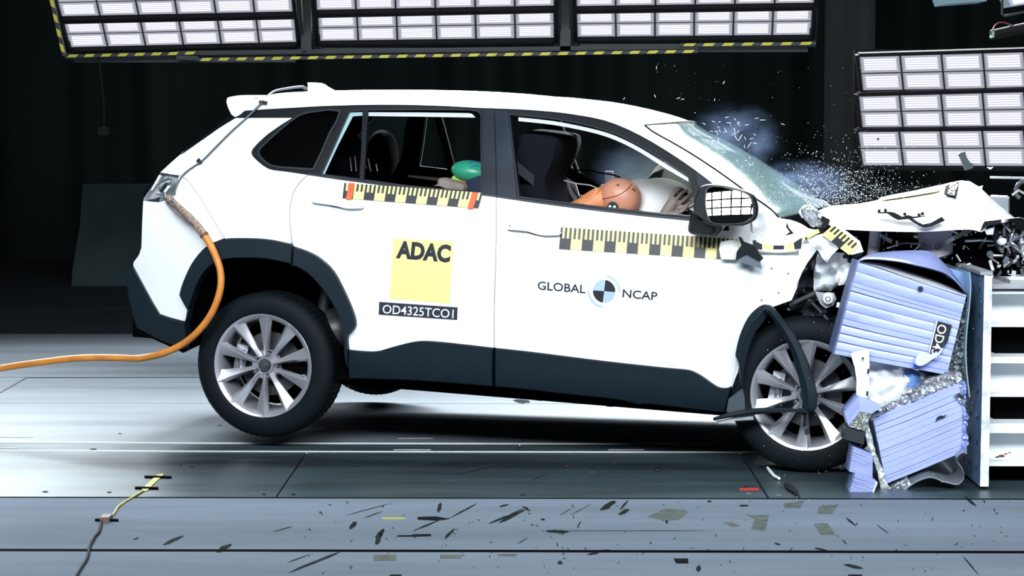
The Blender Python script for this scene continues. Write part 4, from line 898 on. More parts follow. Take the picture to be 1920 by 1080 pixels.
tpz('fender_tear', [(1475, 417), (1479, 427), (1488, 437.8), (1480, 440), (1472, 442), (1481, 435), (1474, 426)], -.90, M['frame'], .006)
tpz('wiper_scrap', [(1518, 377), (1530, 373.5), (1545, 376), (1558, 386), (1548, 387), (1535, 380)], -.5, M['steel'])
def carp(y): return lambda o: (lambda a, b: carY(a, b, y-o))
mb = MB(); 
segs = [((1411, 450), (1429, 458), (1429, 468), (1412.6, 468)), ((1450, 460), (1470, 460), (1470, 468), (1450, 468)), ((1488, 455), (1504, 445), (1502, 466), (1490, 468))]
yel = [((1429, 458), (1450, 460), (1450, 468), (1429, 468)), ((1470, 460), (1488, 455), (1490, 468), (1470, 468)), ((1504, 445), (1534, 429), (1537, 436), (1504, 452))]
for q in segs: mb.add([carY(*p, -.935) for p in q], [(0, 1, 2, 3)], 1)
for q in yel: mb.add([carY(*p, -.935) for p in q], [(0, 1, 2, 3)], 0)
mb.add([carY(*p, -.937) for p in ((1414, 450), (1418, 451), (1417, 458), (1413, 457))], [(0, 1, 2, 3)], 1); mb.add([carY(*p, -.937) for p in ((1509, 446), (1513, 444), (1514, 449), (1510, 450))], [(0, 1, 2, 3)], 1)
mb.obj('marker_tape', [M['yellow'], M['ink']], car)
ruler('marker_tape', (1562, 421.5), (1611, 459), (1592, 478), (1541.5, 440), 3, 1, car, off=0, f=carp(-.955))
crumple('fender_edge', [(1560, 424), (1580, 428), (1612, 452), (1619, 472), (1596, 478), (1560, 456), (1541, 440)], -.945, W_, .001, 15)
# things in the engine bay
mb = MB(); a = carY(1700, 470, 0)
mb.box((a.x, .05, a.z-.12), (.9, 1.1, .42)); mb.ell((a.x-.2, -.3, a.z+.02), (.25, .25, .12)); mb.ell((a.x+.3, -.35, a.z-.02), (.3, .25, .16)); mb.obj('engine', M['dark'], car)
mauve = mat('tank_plastic', (.62, .57, .64), .4, var=.15, vscale=8)
mb = MB(); mb.tube([carY(1752, 420, -.58), carY(1755, 470, -.58), carY(1758, 482, -.58), carY(1760, 487, -.58)], [.075, .075, .068, .04], 20); mb.obj('washer_tank', mauve, car, True)
mb = MB(); mb.tube([carY(1643, 424, -.62), carY(1640, 452, -.62), carY(1636, 480, -.62)], .026, 14); mb.tube([carY(1641, 437, -.6), carY(1672, 453, -.62)], .010, 10); mb.obj('filler_neck', mauve, car, True)
tpz('hinge_plate', [(1728, 446), (1733, 442), (1738, 455), (1731, 462), (1724, 458)], -.6, mat('pale_yellow', (.5, .48, .3), .5))
rnd = random.Random(3)
def scatter(name, n, poly, yr, sz, m, parent=car, Y=None):
    mb = MB(); xs = [p[0] for p in poly]; ys = [p[1] for p in poly]; k = 0
    while k < n:
        x = rnd.uniform(min(xs), max(xs)); y = rnd.uniform(min(ys), max(ys))
        if not inpoly((x, y), poly): continue
        c = carY(x, y, rnd.uniform(*yr)); R = Quaternion((rnd.gauss(0, 1), rnd.gauss(0, 1), rnd.gauss(0, 1), rnd.gauss(0, 1))).normalized().to_matrix(); s_ = rnd.uniform(*sz)
        mb.box(c, (s_*rnd.uniform(1, 3), s_*rnd.uniform(.3, 1), s_*rnd.uniform(.1, .5)), R); k += 1
    return mb.obj(name, m, parent)
bay = [(1560, 428), (1840, 432), (1925, 412), (1925, 560), (1850, 520), (1790, 500), (1740, 470), (1640, 472)]
bayR = [(1840, 440), (1925, 412), (1925, 540), (1870, 520), (1845, 480)]
tag(scatter('engine_bay_part', 70, bay, (-.42, -.1), (.02, .04), M['frame']), None, None, None, 'stuff')
tag(scatter('engine_bay_part', 45, bayR, (-.62, -.3), (.018, .042), M['darkmetal']), None, None, None, 'stuff')
tag(scatter('metal_fragment', 55, bay, (-.75, -.5), (.006, .018), M['wsteel']), None, None, None, 'stuff')
tag(scatter('metal_fragment', 40, bayR, (-.8, -.6), (.008, .028), M['steel']), None, None, None, 'stuff')
mb = MB()
for a, b, r in (((1755, 467), (1822, 432), .006), ((1760, 460), (1818, 430), .005), ((1810, 452), (1862, 452), .006), ((1879, 452), (1897, 459), .005), ((1664, 466), (1700, 455), .005), ((1700, 456), (1742, 462), .004), ((1890, 455), (1925, 482), .006), ((1828, 432), (1850, 422), .007)):
    mb.tube([carY(*a, -.66), carY((a[0]+b[0])/2, (a[1]+b[1])/2-1.5, -.68), carY(*b, -.62)], r, 8)
mb.obj('bent_rod', M['steel'], car, True)
mb = MB(); mb.ell(carY(1878, 451, -.72), (.022, .015, .022)); mb.obj('bulb_holder', M['wsteel'], car, True)
mb = MB(); mb.tube([carY(*p, -.72) for p in cr([(1866, 428), (1868, 440), (1878, 452), (1885, 440), (1900, 425), (1925, 415)], 4)], .012, 8); mb.obj('cable_loom', M['frame'], car, True)
tpz('front_scrap', [(1846, 415), (1878, 411), (1876, 419), (1850, 424), (1838, 434), (1842, 422)], -.88, M['frame'], .03)
tpz('front_scrap', [(1846, 432), (1865, 424), (1862, 440), (1850, 440)], -.85, GR, .01)
tpz('front_scrap', [(1875, 412), (1912, 408), (1925, 412), (1925, 435), (1908, 430), (1900, 415)], -.80, M['gloss'], .04)
tpz('radiator_box', [(1856, 368), (1886, 369.5), (1891, 373), (1891, 400), (1870, 395)], .3, mat('box_grey', (.17, .2, .22), .5), .2)
mb = MB(); mb.tube([carY(1856, 332.5, .6), carY(1920, 334, .6)], .006, 8); mb.obj('bent_rod', M['gsteel'], car, True)
mb = MB(); mb.tube([carY(*p, .4) for p in cr([(1925, 338), (1910, 345), (1905, 362), (1912, 372)], 3)], .012, 8); mb.obj('loose_hose', M['darkmetal'], car, True)
mb = MB(); mb.tube([carY(*p, .2) for p in ((1898, 366), (1910, 357), (1921, 363))], .006, 6); mb.obj('bent_rod', M['gsteel'], car, True)
tpz('bonnet_catch', [(1833, 350), (1843, 348), (1841, 355), (1835, 356)], .2, GR)
# white crushed bumper between the honeycomb blocks
crumple('front_bumper', [(1612, 668), (1640, 672), (1700, 690), (1748, 702), (1745, 715), (1700, 742), (1655, 765), (1625, 760)], 0, W_, .01, 12, seed=3, f=lambda a, b: CARI @ atY(a, b, 8.74))
crumple('bumper_strut', [(1594.7, 662.8), (1612, 658), (1628.9, 656), (1630, 681), (1629, 730), (1625.8, 747), (1606, 742), (1606, 710), (1603, 690)], 0, W_, .004, 10, seed=1, f=lambda a, b: CARI @ atY(a, b, 8.62), th=.02)
mb = MB()
for p_ in ((1618, 672), (1628, 696), (1626, 738)): mb.box(CARI @ atY(*p_, 8.605), (.008, .004, .008 if p_[0] < 1620 else .02))
mb.obj('strut_slot', M['ink'], car)
crumple('blue_film', [(1690, 693), (1746, 704), (1742, 718), (1715, 735), (1700, 728)], 0, mat('blue_film', (.10, .22, .50), .35, var=.7, vscale=14), .006, 8, f=lambda a, b: CARI @ atY(a, b, 8.73))
# black arch trim of the front wheel, torn loose
def wplate(name, pts, y, th, m, k=2, parent=car): return cplate(name, pts, y, th, m, parent, False, k)
strapO = cr([(1434, 572), (1447, 575.7), (1466, 597.8), (1488, 626), (1503.7, 657.6), (1519, 695), (1529, 730), (1531, 758), (1527, 770), (1515, 773), (1503, 769)], 4)
strapI = cr([(1430, 590), (1438, 587), (1450, 600), (1470, 634), (1484.8, 664), (1496, 704.8), (1503, 736), (1504, 752), (1503.5, 762), (1503, 766), (1503, 768.5)], 4)
def ribbon(name, Oc, Ic, yf, th, m, parent=car):
    n = len(Oc); vs = []
    for i in range(n):
        y = yf(i/(n-1)); a = carY(*Oc[i], y); b = carY(*Ic[i], y); c = (a+b)/2+Vector((0, -.018, 0)); vs += [a, c, b, b+Vector((0, th, 0)), a+Vector((0, th, 0))]
    fs = [(5*i+j, 5*i+(j+1) % 5, 5*i+5+(j+1) % 5, 5*i+5+j) for i in range(n-1) for j in range(5)]+[(0, 1, 2, 3, 4), (5*n-1, 5*n-2, 5*n-3, 5*n-4, 5*n-5)]
    return mesh_obj(name, vs, fs, m, parent, True)
ribbon('wheel_arch_cladding', strapO, strapI, lambda t: -.96-.05*math.sin(t*2.2), .03, C_)
a1 = cr([(1434, 572), (1422, 575.7), (1403, 594.6), (1387, 629), (1379, 664), (1382, 672), (1386, 690), (1388, 720)], 4); a2 = cr([(1438, 590), (1431, 603), (1414, 626), (1403, 655), (1396, 685), (1394, 700), (1393, 712), (1392, 725)], 4)
ribbon('wheel_arch_cladding', a1, a2, lambda t: -.95, .05, C_)
sp_ = ribbon('wheel_arch_cladding', cr([(1337, 784), (1371.5, 773), (1418.7, 766), (1472, 766), (1505, 769)], 4), cr([(1340, 789), (1372, 783), (1419, 777), (1474, 773), (1505, 773)], 4), lambda t: -1.0, .02, C_)
cplate('trim_lip', [(1342, 790), (1375, 783), (1412, 780), (1413, 787), (1380, 789), (1350, 795)], -.99, .01, M['gsteel'], sp_)
cplate('loose_flap', [(1366, 748), (1392, 728), (1396, 745), (1397, 768), (1372, 774), (1362, 772)], -.90, .02, mat('flap_blue', (.04, .055, .07), .5), car)
cplate('trim_clip', [(1508, 804), (1517, 803), (1518, 814), (1509, 816)], -.99, .01, M['ink'], sp_)
cplate('strap_tail', [(1505, 773), (1513, 773), (1511, 800), (1506, 802)], -.985, .008, M['frame'], sp_)
# ---------------------------------------------------------------- tail: lamp hole, cables, hose
LP = [(300, 325.5), (318, 326.5), (336, 330), (331, 350), (326, 369), (297, 378.5), (268.5, 374), (284, 351), (298, 330)]
tb = skin('tail_lamp_recess', LP, [], mat('recess_metal', (.42, .46, .50), .35, metal=.3, bump=.6, bscale=25), car, off=-.035, th=.02)
cplate('recess_edge', [(298, 328), (302, 330), (286, 356), (282, 358)], -.78, .02, W_, tb)
cplate('lamp_remnant', [(277, 374), (290, 373), (297, 370), (297, 378), (288, 378)], -.80, .02, M['ink'], tb)
cplate('tail_edge', [(268.5, 372), (270, 358), (276, 347), (281, 347), (300, 327), (301, 331), (286, 352), (280, 366)], -.72, .01, M['gloss'], tb)
mb = MB()
mb.tube([carY(*p, -.80) for p in cr([(306, 362), (299, 355), (296, 346), (300, 342), (309, 338), (318, 335), (323, 339), (324, 350), (321, 358), (318, 366), (312, 372)], 3)], .006, 8)
mb.obj('x', M['steel'])
sh = bpy.data.objects['x']; sh.name = 'tow_shackle'; sh.matrix_world = CARM; tag(sh, 'bent steel tow shackle in the empty tail lamp hole', 'shackle')
def cobj(mb, name, m, label, cat, smooth=True):
    o = mb.obj(name, m, None, smooth); o.matrix_world = CARM; return tag(o, label, cat)
mb = MB(); mb.tube([carY(303, 360, -.81), carY(314, 345, -.81)], .011, 12); o = mb.obj('shackle_pin', M['ink'], sh, True)
mb = MB(); mb.tube([carY(309, 360, -.83), carY(317, 349, -.83)], .007, 12); o = mb.obj('shackle_bush', M['wsteel'], sh, True)
mb = MB(); mb.tube([carY(*p, -.83) for p in cr([(295, 361), (301, 364), (308, 363)], 3)], .008, 10); mb.tube([carY(309, 362, -.84), carY(310, 372, -.86), carY(316, 384, -.88)], .006, 8); o = mb.obj('shackle_eye', M['steel'], sh, True)
hp = [(316, 371, -.875), (327, 383, -.895), (344, 398, -.92), (362, 415, -.945), (375, 430, -.955), (383, 441, -.96)]
mb = MB(); mb.tube([carY(*p) for p in cr(hp, 6)], .0185, 16); hose = empty('tow_hose', (0, 0, 0), 'thick orange sheathed tow cable trailing left from the car tail', 'cable'); hose.matrix_world = CARM
mb.obj('braided_end', M['braid'], hose, True)
hp2 = [(383, 441, -.96), (395, 460, -.965), (407, 487, -.975), (413.5, 510, -.98), (414, 535, -.985), (407.5, 563, -.985), (393, 594, -.98), (368, 625, -.97), (338, 648, -.95), (300, 664, -.93), (260, 672, -.9), (220, 671, -.88), (150, 671.5, -.85), (80, 679, -.80), (0, 691, -.75), (-80, 707, -.7), (-160, 726, -.65)]
mb = MB(); mb.tube([carY(*p) for p in cr(hp2, 8)], .0165, 16); mb.obj('orange_sheath', M['orange'], hose, True)
mb = MB(); mb.lathe([(.0165, -.006), (.0205, -.006), (.0205, .006), (.0165, .006)], 16); d = (carY(*hp2[1])-carY(*hp2[0])).normalized(); R = d.to_track_quat('Y', 'Z').to_matrix(); mb.v = [R @ v+carY(*hp2[0]) for v in mb.v]; mb.obj('end_collar', mat('collar_brown', (.12, .05, .02), .6), hose)
mb = MB(); mb.tube([carY(*p) for p in cr([(318, 388, -.905), (330, 399, -.925), (345, 410, -.94), (360, 423, -.955)], 4)], .004, 6); mb.tube([carY(*p) for p in cr([(316, 384, -.9), (322, 376, -.91), (327, 380, -.92), (334, 392, -.93)], 4)], .004, 6); mb.obj('wire_sling', M['steel'], hose, True)
# measuring cable taped over the body
cp = [(573, 168, 0), (563.7, 164, -.08), (540, 166.5, -.25), (513, 172, -.42), (500, 181, -.55), (492, 190, -.615)]
Lp = [carY(*p) for p in cp]+[carS(x, y, .008) for x, y in ((486.7, 196.5), (463, 220), (445, 236), (427, 252.6), (398, 282), (377, 303), (359, 315), (344, 327), (334, 342), (329, 355), (327, 366))]
mc = None; mb = MB(); Q_ = cr([tuple(p) for p in Lp], 5); mb.tube(Q_, .0042, 8); mb.tube([Vector(p)+Vector((.008, 0, .006)) for p in Q_[:-14]], .0042, 8)
mc = cobj(mb, 'measuring_cable', M['wire'], 'grey twin cable taped along the rear pillar of the car', 'cable')
skin('black_tape', [(486, 188), (501, 190), (500, 196), (485, 194)], [], M['black'], mc, off=.014, th=.004)
skin('black_tape', [(367, 302), (373, 296), (379, 305), (374, 308)], [], M['black'], mc, off=.014, th=.004)
# ---------------------------------------------------------------- the dummies
def cbody(chains, name, m, parent, vox=.008, extra=None, sm=4):
    mb = MB()
    for ch in chains:
        pts = [Vector(c[0]) for c in ch]; rr = [c[1] for c in ch]; P_ = cr([tuple(p)+(r,) for p, r in zip(pts, rr)], 4); mb.tube([p[:3] for p in P_], [p[3] for p in P_], 14)
        for p, r in ((pts[0], rr[0]), (pts[-1], rr[-1])): mb.ell(p, (r, r, r), n=14, m_=8)
    for e in extra or []: mb.ell(*e)
    o = mb.obj(name, m, parent, True); remesh(o, vox, sm); return o
dm = empty('crash_test_dummy', (0, 0, 0), 'orange headed crash test dummy bent face down into the white airbag', 'dummy'); dm.matrix_world = CARM
Y0 = -.40; hc = carY(1163.5, 370, Y0)
neck = carY(1098, 392, Y0); hip = Vector((hc.x-.46, Y0, hc.z-.50)); sh_ = Vector((neck.x-.03, Y0, neck.z-.08))
hd = carY(1262, 392, Y0-.13); el = carY(1195, 440, Y0-.17); el2 = carY(1235, 430, Y0-.16)
body = cbody([[(hip, .13), (hip.lerp(sh_, .5), .14), (sh_, .12)], [(sh_, .09), (neck, .062), (carY(1122, 376, Y0), .062)],
       [(sh_+Vector((.0, -.15, -.02)), .06), (el, .045), (carY(1240, 412, Y0-.14), .032)],
       [(sh_+Vector((0, .15, -.02)), .06), (carY(1195, 430, Y0+.25), .045), (carY(1270, 420, Y0+.2), .032)],
       [(hip+Vector((0, -.1, 0)), .09), (hip+Vector((.42, -.12, .06)), .07), (hip+Vector((.72, -.12, -.3)), .05)], [(hip+Vector((0, .1, 0)), .09), (hip+Vector((.42, .12, .06)), .07), (hip+Vector((.72, .12, -.3)), .05)]], 'body', M['skin2'], dm, .014)
mb = MB(); Rh = Matrix.Rotation(.25, 3, 'Y'); mb.ell(hc, (.098, .078, .091), Rh, 40, 24); mb.ell(carY(1133, 352, Y0+.02), (.022, .02, .02)); o = mb.obj('head', M['skin'], dm, True); hdo = o; remesh(o, .007, 3)
hcast = cast(hdo, .0015)
ch = cr([(1128.5, 373), (1141, 371), (1155, 367.5), (1168, 361), (1178, 353.5), (1184, 345.5)], 4)
mb = MB(); mb.tube([hcast(*p) for p in ch], .0018, 6); mb.obj('cap_seam', mat('seam_brown', (.13, .02, .012), .6), hdo)
mb = MB(); 
for p_ in ((1158.5, 347.5), (1186.5, 354.5), (1189, 357.5)): mb.ell(hcast(*p_), (.006, .004, .0055))
mb.obj('cap_screw', mat('screw_dark', (.12, .05, .04), .6), hdo)
mb = MB(); c = hcast(1149.5, 388.5); nv = (c-hc).normalized(); 
R = Vector((-.1, -1, .05)).to_track_quat('Y', 'Z').to_matrix(); mb.lathe([(.001, 0), (.027, 0), (.027, -.008), (.001, -.008)], 28); mb.v = [R @ v+c+Vector((0, -.012, 0)) for v in mb.v]; mk = mb.obj('target_marker', M['ink'], hdo)
mb = MB()
for dx in (-.010, .012): mb.lathe([(.001, -.001), (.006, -.001), (.006, .004), (.001, .004)], 16, c=c+Vector((dx, -.0215, .004)))
mb.obj('marker_dot', M['lwhite'], mk)
neckp = [(1082, 379), (1084, 374), (1096, 372), (1110, 366), (1118, 358), (1126, 350), (1128, 356), (1127, 372), (1131, 389), (1131, 394), (1105, 391), (1080, 386)]
def loftplate(name, pts, y0, m, parent, w=.055, k=2):
    A = [carY(*p, y0) for p in cr(pts+[pts[0]], k)[:-1]]; c = sum(A, Vector())/len(A); mb = MB(); K = len(A); vs = []
    for sc_, dy in ((.6, -w), (.88, -w*.8), (1, -w*.35), (1, w*.35), (.88, w*.8), (.6, w)): vs += [c+(p-c)*sc_+Vector((0, dy, 0)) for p in A]
    mb.add(vs, [(j*K+i, j*K+(i+1) % K, (j+1)*K+(i+1) % K, (j+1)*K+i) for j in range(5) for i in range(K)]+[tuple(range(K)), tuple(range(5*K+K-1, 5*K-1, -1))]); return mb.obj(name, m, parent, True)
loftplate('neck', neckp, Y0, M['skin2'], dm)
loftplate('collar', [(1082, 380), (1090, 375), (1104, 373), (1110, 374), (1092, 379)], Y0+.03, mat('collar_grey', (.12, .12, .15), .7), dm, .06)
# right hand resting on the bag, five bent fingers
hy = Y0-.15
def C(px, py, y=hy): return carY(px, py, y)
palm = [[(C(1246, 404), .026), (C(1254, 392), .028), (C(1262, 380), .026)], [(C(1254, 404, hy+.02), .026), (C(1266, 394, hy+.02), .028), (C(1272, 384, hy+.02), .024)]]
fing = [[(C(1256, 377), .010), (C(1261, 366), .0088), (C(1269, 357), .0082), (C(1277, 352.5), .0066)],
        [(C(1264, 379), .010), (C(1272, 369), .0088), (C(1280, 361), .0082), (C(1288, 357), .0066)],
        [(C(1270, 384), .010), (C(1281, 376), .0088), (C(1292, 367), .0082), (C(1302, 362), .0066)],
        [(C(1273, 390), .009), (C(1285, 386), .0078), (C(1296, 379), .0072), (C(1304, 376), .006)],
        [(C(1254, 400, hy-.01), .012), (C(1267, 401, hy-.015), .010), (C(1280, 395, hy-.01), .009), (C(1288, 388, hy), .0075)]]
cbody(palm+fing, 'hand', M['hand'], dm, .0032, sm=2)
crumple('hand_padding', [(1283, 378), (1290, 374), (1304, 378), (1304, 396), (1292, 393), (1284, 386)], hy+.03, M['bag'], .004, 6, parent=dm)
tp_ = tpz('wrist_cuff', [(1270, 402), (1285, 395), (1304, 397), (1304, 406), (1275, 406)], hy+.05, M['frame'], .03); tp_.parent = dm
# small dummy in the rear seat
d2 = empty('child_dummy', (0, 0, 0), 'child crash dummy with green head cap leaning forward in the rear window', 'dummy'); d2.matrix_world = CARM
yc = -.38; gc = carY(886, 323, yc)
mb = MB(); mb.ell(gc, (.105, .075, .055), Matrix.Rotation(.12, 3, 'Y'), 32, 20); o = mb.obj('head_cap', M['green'], d2, True)
gcst = cast(o, .002)
mb = MB(); q = [gcst(*p) for p in ((880, 306), (884, 303.5), (894, 303), (899, 304), (899, 312), (890, 312), (881, 315))]; mb.add(q, [tuple(range(7))]); mb.obj('blue_patch', M['blue'], o)
mb = MB(); mb.tube([carY(*p, yc-.02) for p in cr([(849, 332), (856, 338), (866, 341), (880, 342.5)], 3)], .012, 8); mb.obj('face_edge', mat('lime', (.35, .55, .08), .5), o, True)
mb = MB(); mb.tube([carY(*p, yc-.03) for p in ((864, 341), (878, 345), (885, 345))], .010, 8); mb.obj('neck_ring', M['red'], d2, True)
loftplate('arm', [(823, 338), (826, 334), (836, 333), (850, 337), (868, 342), (877, 348), (876, 358), (860, 362), (840, 357), (824, 350), (814, 349), (822, 345)], yc-.06, M['hand'], d2, .05)
cbody([[(carY(905, 352, yc), .09), (carY(900, 420, yc), .13), (Vector((carY(880, 440, yc).x, yc, .5)), .12)], [(Vector((carY(880, 440, yc).x, yc-.08, .55)), .06), (Vector((carY(880, 440, yc).x+.12, yc-.08, .55)), .05)]], 'body', M['navy'], d2, .014)
# ================================================================ the barrier
bar = empty('crash_barrier', (0, 0, 0), 'crash barrier with crushed lilac honeycomb, upright steel plate and white beams', 'barrier')
YB = 8.62
def yp(name, pts, Y, th, m, parent=None, k=0, smooth=False, tilt=0):
    pts = cr(pts+[pts[0]], k)[:-1] if k else pts
    A = [atY(*p, Y) for p in pts]; mb = MB(); mb.prism(A, [p+Vector((0, th, 0)) for p in A]); return mb.obj(name, m, parent, smooth)
# steel plate, blue face, white painted edge
E0 = [atY(1845.5, 516, YB), atY(1837, 921.5, YB)]; E1 = [atY(1860, 517.5, YB), atY(1853, 923, YB)]; D_ = Vector((0, 1.0, 0))
E0[1].z = E1[1].z = .012; 
mb = MB(); mb.prism([E0[0], E1[0], E1[1], E0[1]], [p+D_ for p in (E0[0], E1[0], E1[1], E0[1])]); pl = mb.obj('steel_plate', M['bluep'], bar)
mb = MB(); e = Vector((0, -.004, 0)); q = [E0[0], E1[0], E1[1], E0[1]]; mb.prism([p+e for p in q], q); mb.obj('painted_edge', mat('edge_paint', (.66, .72, .74), .5, var=.35, vscale=22), pl)
mb = MB()
for i in range(8):
    for j in range(5):
        p = E0[0].lerp(E0[1], (i+.6)/8.2)+Vector((0, .07+j*.13, 0)); mb.ell(p+Vector((-.001, 0, 0)), (.003, .006, .012), n=8, m_=6)
mb.obj('plate_hole', M['ink'], pl)
mb = MB(); mb.box(E0[0]+Vector((.01, .5, .008)), (.05, 1.0, .014)); mb.obj('top_ledge', M['gsteel'], pl)
# white beams behind the plate
def beam(y0, y1, y2, y3):
    "pixel heights: top of flange edge, web top, web bottom, bottom flange edge"
    Ya, Yw = YB+.10, YB+.22; xl = atY(1853, 600, YB).x+.015; xr = xl+1.6; mb = MB()
    def bx(pa, pb, Ya_, Yb_): za = atY(1880, pa, Ya_).z; zb = atY(1880, pb, Ya_).z; mb.box(((xl+xr)/2, (Ya_+Yb_)/2, (za+zb)/2), (xr-xl, Yb_-Ya_, abs(za-zb)))
    bx(y0, y1, Ya, Ya+.30); bx(y2, y3, Ya, Ya+.30); bx(y1, y2, Yw, Yw+.03)
    return mb.obj('white_beam', M['wsteel'], bar)
beam(544, 551, 607, 613); beam(669, 681, 738, 744); beam(794, 812, 866, 874)
mb = MB(); xl = atY(1858, 600, YB).x+.02; mb.box((xl+.8, YB+.28, .36), (1.5, .1, .95)); mb.box((xl+.8, YB+.95, .42), (1.6, .9, .86)); mb.obj('barrier_core', M['dark'], bar)
mb = MB(); z = atY(1880, 531, YB+.1).z; mb.box((xl+.8, YB+.5, z-.012), (1.6, .85, .02)); mb.box((xl+.14, YB+.2, z+.004), (.12, .2, .02)); mb.obj('top_plate', M['gsteel'], bar)
mb = MB()
for p_, r_ in (((1870, 857), .006), ((1878, 855), .009), ((1886, 851), .005), ((1893, 849), .004)): mb.ell(atY(*p_, YB+.098), (r_*1.6, .001, r_*.7), n=10, m_=6)
mb.obj('rust_spot', mat('rust', (.12, .04, .03), .7), bar)
# honeycomb blocks: slats crushed to slightly different depths
def slatblock(name, TL, TR, BR, BL_, n, Y, depth, m, parent, seed=0, wav=0, gaps=.10, sub=10, amp=.006):
    TL, TR, BR, BL_ = map(Vector, (TL, TR, BR, BL_)); r = random.Random(seed); cuts = [0]
    for i in range(n): cuts.append(cuts[-1]+r.uniform(.5, 1.5))
    cuts = [c/cuts[-1] for c in cuts]; mb = MB()
    def q(u, v, dy=0, s=0):
        p = (TL*(1-u)+TR*u)*(1-v)+(BL_*(1-u)+BR*u)*v; return atY(p.x, p.y+wav*math.sin(u*5+s), Y)+Vector((0, dy, 0))
    for i in range(n):
        v0, v1 = cuts[i], cuts[i+1]; k = r.uniform(-1, 1)*amp; s = r.random()*0; g = (v1-v0)*gaps*r.uniform(.1, 1) if r.random() < .8 else 0; vs = []
        for j in range(sub+1):
            u = j/sub; fr = 1-u*r.choice((0, .6, 1)); w = .0015*math.sin(u*7+i)
            vs += [q(u, v0+g*(1-u*.7), k+w+.0025, s), q(u, v0*.90+v1*.10+g*.9*(1-u*.7), k+w, s), q(u, v0*.08+v1*.92, k+w, s), q(u, v1, k+w+.0025, s)]
        fs = [(4*j+a, 4*j+4+a, 4*j+5+a, 4*j+1+a) for j in range(sub) for a in range(3)]; N = len(vs)
        vs += [v+Vector((0, .05, 0)) for v in vs]; fs += [(4*j+a+N, 4*j+1+a+N, 4*j+5+a+N, 4*j+4+a+N) for j in range(sub) for a in range(3)]
        fs += [(4*j+a, 4*j+a+N, 4*j+4+a+N, 4*j+4+a) for j in range(sub) for a in (0, 3)]+[(a, a+1, a+1+N, a+N) for a in range(3)]+[(4*sub+a, 4*sub+a+1, 4*sub+a+1+N, 4*sub+a+N) for a in range(3)]
        mb.add(vs, fs, 0)
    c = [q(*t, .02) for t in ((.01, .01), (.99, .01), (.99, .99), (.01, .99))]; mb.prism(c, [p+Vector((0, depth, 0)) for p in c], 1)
    return mb.obj(name, [m, mat('lilac_shade', (.10, .14, .30), .5)], parent, True)  # darker lilac core paints in the shade between the slats
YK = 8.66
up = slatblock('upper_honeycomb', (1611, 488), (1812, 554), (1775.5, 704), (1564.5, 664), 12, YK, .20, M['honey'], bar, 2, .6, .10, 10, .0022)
mb = MB(); p = atY(1726, 541.5, YK-.012); mb.lathe([(.001, -.004), (.0105, -.004), (.0105, .01)], 20, c=p); mb.obj('peg_hole', M['ink'], up)
# peeled cover sheet and the silver core under it
fo = cr([(1609, 487), (1626, 478), (1643.7, 473.7), (1695.6, 469.8), (1739.6, 470.6), (1760, 484), (1781, 504.8), (1797, 524), (1812, 545)], 4); fi = cr([(1612, 489), (1625, 485.5), (1656.7, 486.7), (1690, 491), (1715, 496.5), (1750, 505), (1772, 513), (1790, 526), (1810, 548)], 4)
vs = []
for a, b, t in zip(fo, fi, range(len(fo))):
    dz = .10*math.sin(PI*t/(len(fo)-1)); vs += [atY(*a, YK+.30), atY((a[0]+b[0])/2, (a[1]+b[1])/2-1, YK+.12), atY(*b, YK-.02-dz*.3)]
n = len(fo); fs = [(3*i+j, 3*i+3+j, 3*i+4+j, 3*i+1+j) for i in range(n-1) for j in range(2)]; N = len(vs); vs += [v-Vector((0, -.004, .004)) for v in vs]; fs += [tuple(q+N for q in f) for f in fs[:]]
mesh_obj('peeled_sheet', vs, fs, M['honey'], bar, True)
so = cr([(1616, 489), (1655, 494), (1700, 508), (1760, 528), (1811, 551)], 4); si = cr([(1614, 492), (1650, 502), (1700, 520), (1750, 537), (1810, 556)], 4)
vs = []
for a, b in zip(so, si): vs += [atY(*a, YK+.10), atY((a[0]+b[0])/2, (a[1]+b[1])/2-1.5, YK+.03), atY(*b, YK-.006)]
n = len(so); mesh_obj('core_edge', vs, [(3*i+j, 3*i+3+j, 3*i+4+j, 3*i+1+j) for i in range(n-1) for j in range(2)], mat('core_silver', (.66, .66, .64), .35, metal=.25), bar, True)
yp('core_gap', [(1616, 487), (1660, 486), (1715, 497), (1760, 510), (1790, 528), (1812, 552), (1760, 532), (1700, 512), (1655, 497)], YK+.16, .2, M['dark'], bar)
# crushed aluminium core beside the plate
def rough(name, pts, Y, m, amp, step, parent, th=.3, seed=0):
    r = random.Random(seed)
    return plate(name, pts, lambda a, b: atY(a, b, Y)+Vector((r.uniform(-amp, amp)*.4, r.uniform(-amp, amp), r.uniform(-amp, amp)*.4)), (0, th, 0), m, parent, False, step=step)
rough('crushed_core', [(1810, 553), (1818, 556), (1816, 600), (1811, 640), (1812, 680), (1815, 722), (1800, 722), (1776, 702), (1786, 655), (1800, 600)], YK+.03, M['mesh'], .012, 4, bar, .4, 1)
sh1 = [atY(p, q, YK-.02) for p, q in cr([(1817, 510), (1819, 540), (1816, 580), (1811, 630), (1810, 670), (1813, 710), (1817, 745)], 4)]
mb = MB(); mb.add([v for p in sh1 for v in (p, p+Vector((0, .5, 0)), p+Vector((.005, .5, 0)), p+Vector((.005, 0, 0)))], [(4*i+j, 4*i+4+j, 4*i+4+(j+1) % 4, 4*i+(j+1) % 4) for i in range(len(sh1)-1) for j in range(4)]); mb.obj('cladding_sheet', mat('sheet_teal', (.30, .45, .52), .35, metal=.4), bar, True)
yp('top_corner', [(1780, 502), (1815, 514), (1815, 541), (1810, 545)], YK+.10, .02, M['bluep'], bar)
